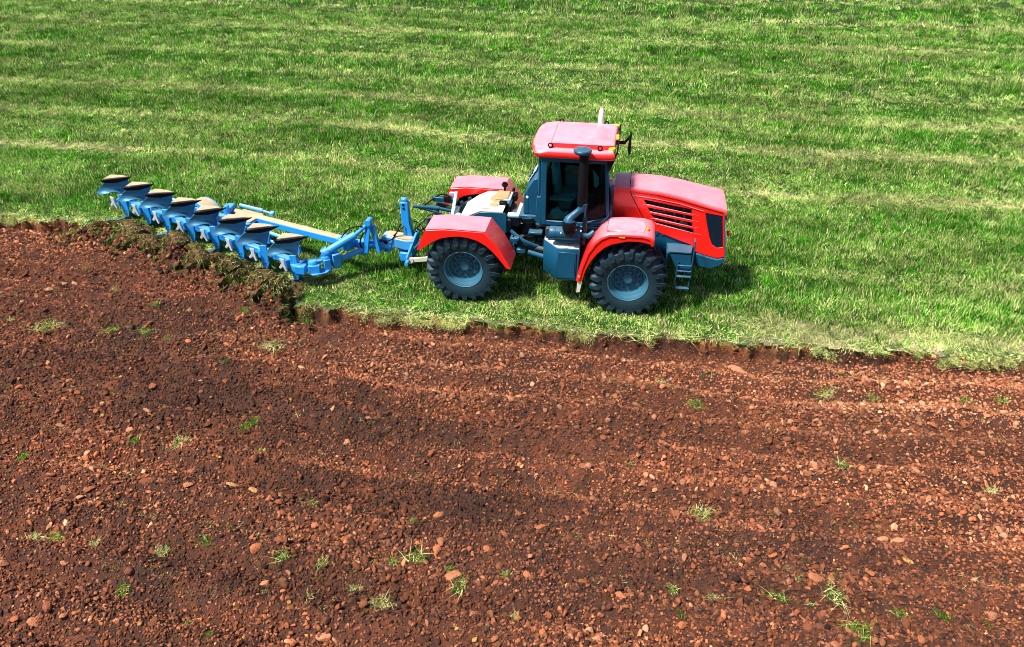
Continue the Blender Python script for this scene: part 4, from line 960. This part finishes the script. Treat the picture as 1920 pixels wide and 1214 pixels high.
q = MB(); q.tube([(-.33, -.022, -.95), (-.33, -.03, -.95)], .016, 8); q.tube([(-.33, -.022, -1.03), (-.33, -.03, -1.03)], .012, 8); q.build('bolts', DARK, proto_leg, loc=(0, 0, 0))
bodies = [proto_leg]
for k in range(1, 8):
    b = tree_copy(proto_leg, PL, loc=T0-PL.location+BD*k+Vector((rnd.uniform(-.02, .02), rnd.uniform(-.02, .02), rnd.uniform(-.012, .02)))); b.rotation_euler = (rnd.uniform(-.03, .03), rnd.uniform(-.04, .04), rnd.uniform(-.07, .07)); bodies.append(b)
# frame beam with its clamps, front bracket
fb = MB(); f0 = Vector((-3.72, -1.13, .50)); f1 = Vector((-9.75, 1.46, .50)); fb.beam(f0, f1, .15, .15, .015)
for k in range(8):
    c = Vector((-3.93, -1.08, .5))+BD*k; fb.box(c+Vector((.22, -.02, 0)), (.05, .20, .20), .01, rot=Euler((0, 0, -.407)).to_matrix()); fb.box(c-Vector((.12, .0, 0)), (.14, .19, .185), .01, rot=Euler((0, 0, -.407)).to_matrix())
Wp(fb, 'frame_beam', BLUE)
fp = MB(); fp.tube([(-4.3, -.45, .75), (-9.2, 1.62, .78)], .045, 10); fp.tube([(-4.0, -.7, .62), (-9.3, 1.55, .62)], .035, 10); Wp(fp, 'side_rod', BLUED)
fr_ = MB()
fr_.box((-3.42, -1.22, .50), (.26, .18, .20), .015, rot=Euler((0, 0, .25)).to_matrix()); fr_.box((-3.72, -1.26, .48), (.24, .20, .20), .015); fr_.prism([(-3.98, -1.24), (-3.83, -1.34), (-3.83, -1.10), (-3.98, -1.10)], .40, .56, f=lambda u, v, t: (u, v, t), bev=.01)
fr_.box((-3.20, -1.02, .50), (.16, .18, .32), .015, rot=Euler((0, 0, .55)).to_matrix()); fr_.box((-3.05, -.86, .56), (.20, .20, .34), .015, rot=Euler((0, 0, .75)).to_matrix())
fr_.prism([(-3.55, -1.28), (-3.40, -1.38), (-3.15, -1.22), (-3.1, -.98), (-3.3, -1.0)], .385, .41, f=lambda u, v, t: (u, v, t), bev=.006)
fr_.lathe([(.0005, .72), (.10, .72), (.13, .68), (.13, .64)], (-3.24, -.98, 0), axis='z', seg=18); fr_.lathe([(.0005, .68), (.09, .68), (.12, .64), (.12, .58)], (-3.45, -1.18, 0), axis='z', seg=18)
fr_.box((-3.34, -1.1, .64), (.26, .14, .05), .01, rot=Euler((0, 0, .6)).to_matrix())
Wp(fr_, 'front_bracket', BLUE)
# turnover mechanism
cy = MB(); cy.tube([(-3.20, -.92, .78), (-2.62, -.58, 1.08)], .085, 16); cy.tube([(-2.62, -.58, 1.08), (-2.34, -.46, 1.32)], .045, 12); cy.tube([(-3.28, -.96, .72), (-3.16, -.9, .80)], .12, 16); Wp(cy, 'turnover_cylinder', BLUE)
cy = MB(); cy.tube([(-3.05, -.80, .50), (-2.52, -.50, .68)], .062, 14); cy.tube([(-2.52, -.50, .68), (-2.4, -.44, .72)], .035, 10); Wp(cy, 'swing_cylinder', BLUE)
tw = MB()
tw.beam((-2.52, -.32, .60), (-2.34, -.42, 1.36), .07, .13, .012, upv=(1, 0, 0)); tw.beam((-2.45, -.52, .60), (-2.32, -.46, 1.36), .06, .11, .012, upv=(1, 0, 0))
tw.lathe([(.0005, -.55), (.07, -.55), (.07, -.33), (.0005, -.33)], (-2.33, 0, 1.36), seg=14)
tw.beam((-2.28, -.38, 1.24), (-2.17, -.38, .58), .12, .10, .012, upv=(1, 0, 0))
tw.tube([(-2.75, -.35, .74), (-1.95, -.18, .66)], .10, 14); tw.box((-2.55, -.36, .68), (.2, .3, .3), .02)
Wp(tw, 'pivot_tower', BLUE)
hb = MB(); hb.prism([(-2.08, .92), (-1.60, .84), (-1.40, .84), (-1.40, .62), (-1.62, .60), (-1.85, .66), (-1.98, .50), (-2.12, .50), (-2.16, .62), (-2.16, .88)], -.24, .06, bev=.015)
Wp(hb, 'hitch_beam', BLUED)
q = MB(); q.prism([(-2.05, .06), (-1.5, .05), (-1.42, .03), (-1.42, -.2), (-1.6, -.22), (-2.0, -.2)], .86, .935, f=lambda u, v, t: (u, v, t-(u+2.0)*.10), bev=.02); Wp(q, 'soil_crust', SAND)
hs1 = MB()
hs1.prism([(-1.70, 1.70), (-1.52, 1.72), (-1.50, 1.22), (-1.46, .98), (-1.42, .55), (-1.50, .30), (-1.80, .32), (-1.82, .60), (-1.66, .95), (-1.68, 1.2)], -.08, .08, bev=.015)
hs1.box((-1.60, 0, 1.74), (.14, .12, .12), .03)
for s_ in (-1, 1):
    hs1.beam((-1.34, s_*.06, .98), (-1.52, s_*.40, .46), .06, .09, .01); 
hs1.lathe([(.0005, -.58), (.045, -.58), (.045, .58), (.0005, .58)], (-1.50, 0, .42), seg=14); hs1.box((-1.6, 0, .42), (.3, .5, .22), .02)
hsx = Wp(hs1, 'headstock', BLUE)
q = MB()
for z_ in (1.66, 1.57): q.lathe([(.0005, -.09), (.028, -.09), (.028, .09), (.0005, .09)], (-1.61, 0, z_), seg=12)
q.lathe([(.0005, -.27), (.04, -.27), (.04, .08), (.0005, .08)], (-2.05, 0, .76), seg=12); q.lathe([(.0005, -.27), (.03, -.27), (.03, .08), (.0005, .08)], (-2.05, 0, .60), seg=12); q.build('pin', BLACK, hsx)
q = MB(); q.box((-1.57, -.092, .66), (.10, .012, .12), .003); q.build('sticker', WHITE, hsx)
# hoses
for pts_, r_ in (([(-2.95, -.62, 1.0), (-2.75, -.6, 1.22), (-2.5, -.55, 1.28), (-2.38, -.5, 1.18), (-2.42, -.5, .95), (-2.5, -.5, .8)], .013), ([(-2.35, -.4, .95), (-2.45, -.5, 1.1), (-2.55, -.55, .85), (-2.5, -.5, .65)], .016),
                 ([(-2.2, -.3, .82), (-1.95, -.28, .84), (-1.82, -.2, .95), (-1.7, -.1, 1.2)], .015), ([(-1.45, .1, 1.2), (-1.25, .0, 1.15), (-1.15, -.05, .95), (-1.2, 0, .7)], .013),
                 ([(-1.62, -.1, 1.15), (-1.8, -.22, 1.0), (-1.95, -.15, .86), (-2.3, -.3, .8)], .012)):
    q = MB(); q.tube(pts_, r_, 7, smoothn=6); Wp(q, 'hydraulic_hose', BLACK)
# carriage beam to the transport wheel, crusted with soil
c0 = Vector((-2.85, -.48, .82)); c1 = Vector((-6.30, .62, .82)); cbm = MB(); cbm.beam(c0, c1, .20, .16, .015); cbm.box(c0+Vector((-.05, -.02, 0)), (.34, .30, .26), .02, rot=Euler((0, 0, -.31)).to_matrix())
carr = Wp(cbm, 'carriage_beam', BLUE)
d_ = (c1-c0).normalized(); n_1 = Vector((d_.y, -d_.x, 0)); q = MB(); rows = []
for i in range(60):
    t = i/59; p = c0.lerp(c1, .04+.95*t); row = []
    for j in range(9):
        s_ = (j/8-.5)*2; hh_ = .902+.035*(1-s_*s_)*(.3+1.4*float(fbm(np.array([t*9.]), np.array([j*.35]), 1., 3, 400)[0])); row.append((p.x+n_1.x*s_*.095, p.y+n_1.y*s_*.095, hh_))
    rows.append(row)
q.skin(rows, .01); q.build('soil_crust', SAND, carr)
q = MB()
for t0, t1 in ((.02, .045), (.09, .17), (.235, .33), (.40, .415), (.44, .455), (.50, .52), (.56, .575), (.60, .63)):
    q.beam(c0.lerp(c1, t0)+n_1*.104+Vector((0, 0, -.005)), c0.lerp(c1, t1)+n_1*.104+Vector((0, 0, -.005)), .008, .075 if t1-t0 > .05 else .05, .001)
q.build('reflective_sticker', STEELP, carr)
q = MB(); q.tube([c0.lerp(c1, .22)+n_1*.11+Vector((0, 0, .1)), c0.lerp(c1, .215)+n_1*.13, c0.lerp(c1, .2)+n_1*.12-Vector((0, 0, .14))], .014, 6); q.build('strap', DARK, carr)
q = MB(); q.tube([(-6.05, .72, .98), (-5.35, .50, .98)], .045, 12); q.tube([(-5.42, .52, .98), (-5.05, .40, .96)], .028, 10); q.box((-5.08, .41, .96), (.12, .12, .10), .02); q.build('wheel_cylinder', BLUED, carr)
q = MB(); q.tube([(-6.30, .05, .92), (-5.72, -.32, .82)], .06, 12); q.tube([(-6.1, -.08, .89), (-6.02, -.13, .88)], .075, 12); q.build('depth_cylinder', BLUED, carr)
q = MB(); q.box((-5.75, .35, .84), (.75, .62, .06), .02, rot=Euler((0, 0, -.3)).to_matrix()); q.box((-6.25, .55, .93), (.20, .30, .20), .02); q.box((-6.2, .35, 1.0), (.10, .10, .26), .02); q.box((-6.45, .35, .78), (.6, .24, .14), .02); q.build('axle_mount', BLUE, carr)
q = MB(); q.box((-5.72, .36, .885), (.66, .52, .03), .012, rot=Euler((0, 0, -.3)).to_matrix()); q.build('soil_crust', SAND, carr)
# transport wheel lying beside the beam, soil on its mudguard
wz = MB(); wz.lathe([(.16, -.13), (.30, -.15), (.40, -.13), (.43, -.08), (.43, .08), (.40, .13), (.30, .15), (.16, .13)], seg=40, closed=True)
for k in range(18):
    a_ = 6.2832*k/18; wz.box((.435*math.cos(a_), 0, .435*math.sin(a_)), (.03, .24, .04), .004, rot=Euler((0, -a_, 0)).to_matrix())
wo = wz.build('transport_wheel', RUBBER, PL, loc=Vector((-7.22, .95, .43))-PL.location); wo.rotation_euler = (0, 0, -.36)
wz = MB(); wz.lathe([(.17, -.10), (.16, -.02), (.05, .0), (.0005, .0), (.0005, .05), (.05, .05), (.16, .04), (.17, .10)], seg=24); wz.build('rim', BLUE, wo, loc=(0, 0, 0))
mg = MB(); rows = []; rows2 = []
for i in range(15):
    a_ = R(25)+R(140)*i/14; rows.append([(.50*math.cos(a_), y_, .50*math.sin(a_)) for y_ in (-.19, -.12, 0, .12, .19)]); rows2.append([(.522*math.cos(a_), y_, .522*math.sin(a_)) for y_ in (-.13, 0, .13)])
mg.skin(rows, .014)
for y_ in (-.19, .19): mg.skin([[(r_*math.cos(R(25)+R(140)*i/14), y_, r_*math.sin(R(25)+R(140)*i/14)) for i in range(15)] for r_ in (.42, .51)], .012)
mg.build('mudguard', BLUED, wo, loc=(0, 0, 0)); mg = MB(); mg.skin(rows2, .02); mg.build('soil_crust', SAND, wo, loc=(0, 0, 0))

# sods lifted and turned by the bodies, each its own thing
SODM, n_, l_, b_ = mat('sod_earth')
tc_ = n_.new('ShaderNodeTexCoord').outputs['Object']; f_a = noise(n_, l_, 3, 5, tc_, .65); f_b = noise(n_, l_, 16, 5, tc_, .7)
c_ = mixc(n_, l_, (.060, .030, .014), (.22, .11, .035), ramp(n_, l_, f_a, .38, .60)); c_ = mixc(n_, l_, c_, (.20, .21, .05), ramp(n_, l_, f_b, .55, .75)); c_ = mixc(n_, l_, c_, (.02, .018, .01), ramp(n_, l_, f_b, .46, .30))
l_.new(c_, b_.inputs['Base Color']); b_.inputs['Roughness'].default_value = .95
bu = n_.new('ShaderNodeBump'); bu.inputs['Strength'].default_value = .9; bu.inputs['Distance'].default_value = .06; l_.new(math_(n_, l_, 'ADD', f_a, f_b), bu.inputs['Height']); l_.new(bu.outputs[0], b_.inputs['Normal'])
def sod_mesh(seed, L, wd_, a0, a1):
    """a ribbon of turf rolling over as it slides off a mouldboard; returns the earth and the grass growing on it"""
    ns, ntt = 44, 12; rr = random.Random(seed); top_, bot = [], []
    def cen(s): return Vector((-L*s, -.42*s*L, .06+.20*math.sin(min(1, s*1.15)*math.pi)*(1-.4*s)))
    X = np.linspace(0, 1, ns)
    for i, s in enumerate(X):
        a = a0+(a1-a0)*s; e = wd_*(1-.35*abs(2*s-1)**3)*(.75+.5*float(vnoise(np.array([s*7.]), np.array([seed*1.]), seed)[0])); c = cen(s); ta, tb = [], []
        for j in range(ntt+1):
            t = j/ntt-.5; ac = Vector((.15*t, math.cos(a), math.sin(a))); nr = Vector((0, -math.sin(a), math.cos(a)))
            n_1 = (float(fbm(np.array([s*L*4.]), np.array([t*2.]), 2.2, 4, seed)[0])-.5)*.24; n_2 = (float(fbm(np.array([s*L*5.]), np.array([t*3.+9]), 2.5, 4, seed+9)[0])-.5)*.20
            p = c+ac*(t*e); th = .13*(1-abs(2*t)**4)
            ta.append(p+nr*(th/2+n_1*.6)); tb.append(p-nr*(th/2+n_2))
        top_.append(ta); bot.append(tb)
    m_ = MB(); nc = ntt+1; V = [p for r in top_ for p in r]+[p for r in bot for p in r]; o = ns*nc
    F = [(i*nc+j, i*nc+j+1, (i+1)*nc+j+1, (i+1)*nc+j) for i in range(ns-1) for j in range(ntt)]; F += [tuple(o+q for q in f[::-1]) for f in F[:]]
    b = [j for j in range(nc)]+[i*nc+nc-1 for i in range(1, ns)]+[(ns-1)*nc+j for j in range(nc-2, -1, -1)]+[i*nc for i in range(ns-2, 0, -1)]
    F += [(b[k], b[(k+1) % len(b)], o+b[(k+1) % len(b)], o+b[k]) for k in range(len(b))]
    me = bpy.data.meshes.new('sod'); me.from_pydata(V, [], F); me.materials.append(SODM)
    for p in me.polygons: p.use_smooth = True
    GV, GF, tn = [], [], []
    for k in range(130):
        i = rr.randrange(1, ns-1); j = rr.choice((0, 1, 2, 5, 8, 11, 12, rr.randrange(nc))); p = top_[i][j]; a = a0+(a1-a0)*X[i]; nr = Vector((0, -math.sin(a), math.cos(a)))
        d = (nr+Vector((rr.gauss(0, .6), rr.gauss(0, .6)-.2, rr.gauss(0, .6)))).normalized(); h = rr.uniform(.07, .19); sd_ = d.orthogonal().normalized()*.008; t = rr.random(); q = len(GV)
        mid = p+d*h*.55; tip = p+d*h*.9+Vector((0, 0, -h*.35)); GV += [p-sd_, p+sd_, mid+sd_*.8, mid-sd_*.8, tip]; GF += [(q, q+1, q+2, q+3), (q+3, q+2, q+4)]; tn += [t]*5
    mg_ = bpy.data.meshes.new('sod_grass'); mg_.from_pydata(GV, [], GF); mg_.materials.append(GRO)
    for nm in ('tone', 'hgt'):
        at_ = mg_.attributes.new(nm, 'FLOAT', 'POINT'); at_.data.foreach_set('value', tn)
    return me, mg_
SK = [sod_mesh(500+7*k, *q) for k, q in enumerate(((1.0, .46, R(15), R(130)), (.85, .40, R(40), R(165)), (.7, .50, R(-10), R(100)), (.9, .36, R(60), R(190)), (.5, .40, R(30), R(110))))]
for k in range(8):
    base = T0+BD*k
    for j, (dx, dy) in enumerate(((-.05, -.18), (-.45, -.45), (-.62, -.95), (-.15, -.62))):
        if j == 2 or (k == 7 and j > 1): continue
        px_, py_ = base.x+dx+rnd.uniform(-.08, .08), base.y+dy+rnd.uniform(-.06, .06)
        zz = float(soil_h(np.array([px_-.3]), np.array([py_-.2]))[0]); kk = (0, 1, 3, 2)[j] if rnd.random() < .6 else rnd.randrange(5)
        o = bpy.data.objects.new('sod', SK[kk][0]); COL.objects.link(o); o.location = (px_, py_, max(zz, -.08)-.03); s_ = rnd.uniform(.8, 1.1)*(1, .9, .75, .8)[j]; o.scale = (s_, s_, s_*rnd.uniform(.85, 1.15)); o.rotation_euler = (rnd.uniform(-.2, .2), rnd.uniform(-.12, .12), rnd.uniform(-.1, .45))
        if k == 0 and j == 0: lab = 'biggest torn brown sod at the front plough body beside the standing grass'; gr_ = None
        else: lab = 'freshly turned olive brown sod with grass on it beside the plough'; gr_ = 'sods being turned over beside the plough'
        tag(o, lab, 'sod', gr_)
        if j == 2: continue
        g_ = bpy.data.objects.new('grass', SK[kk][1]); COL.objects.link(g_); g_.parent = o; g_['dry'] = rnd.uniform(.15, .6); g_['lum'] = rnd.uniform(.6, 1.05)
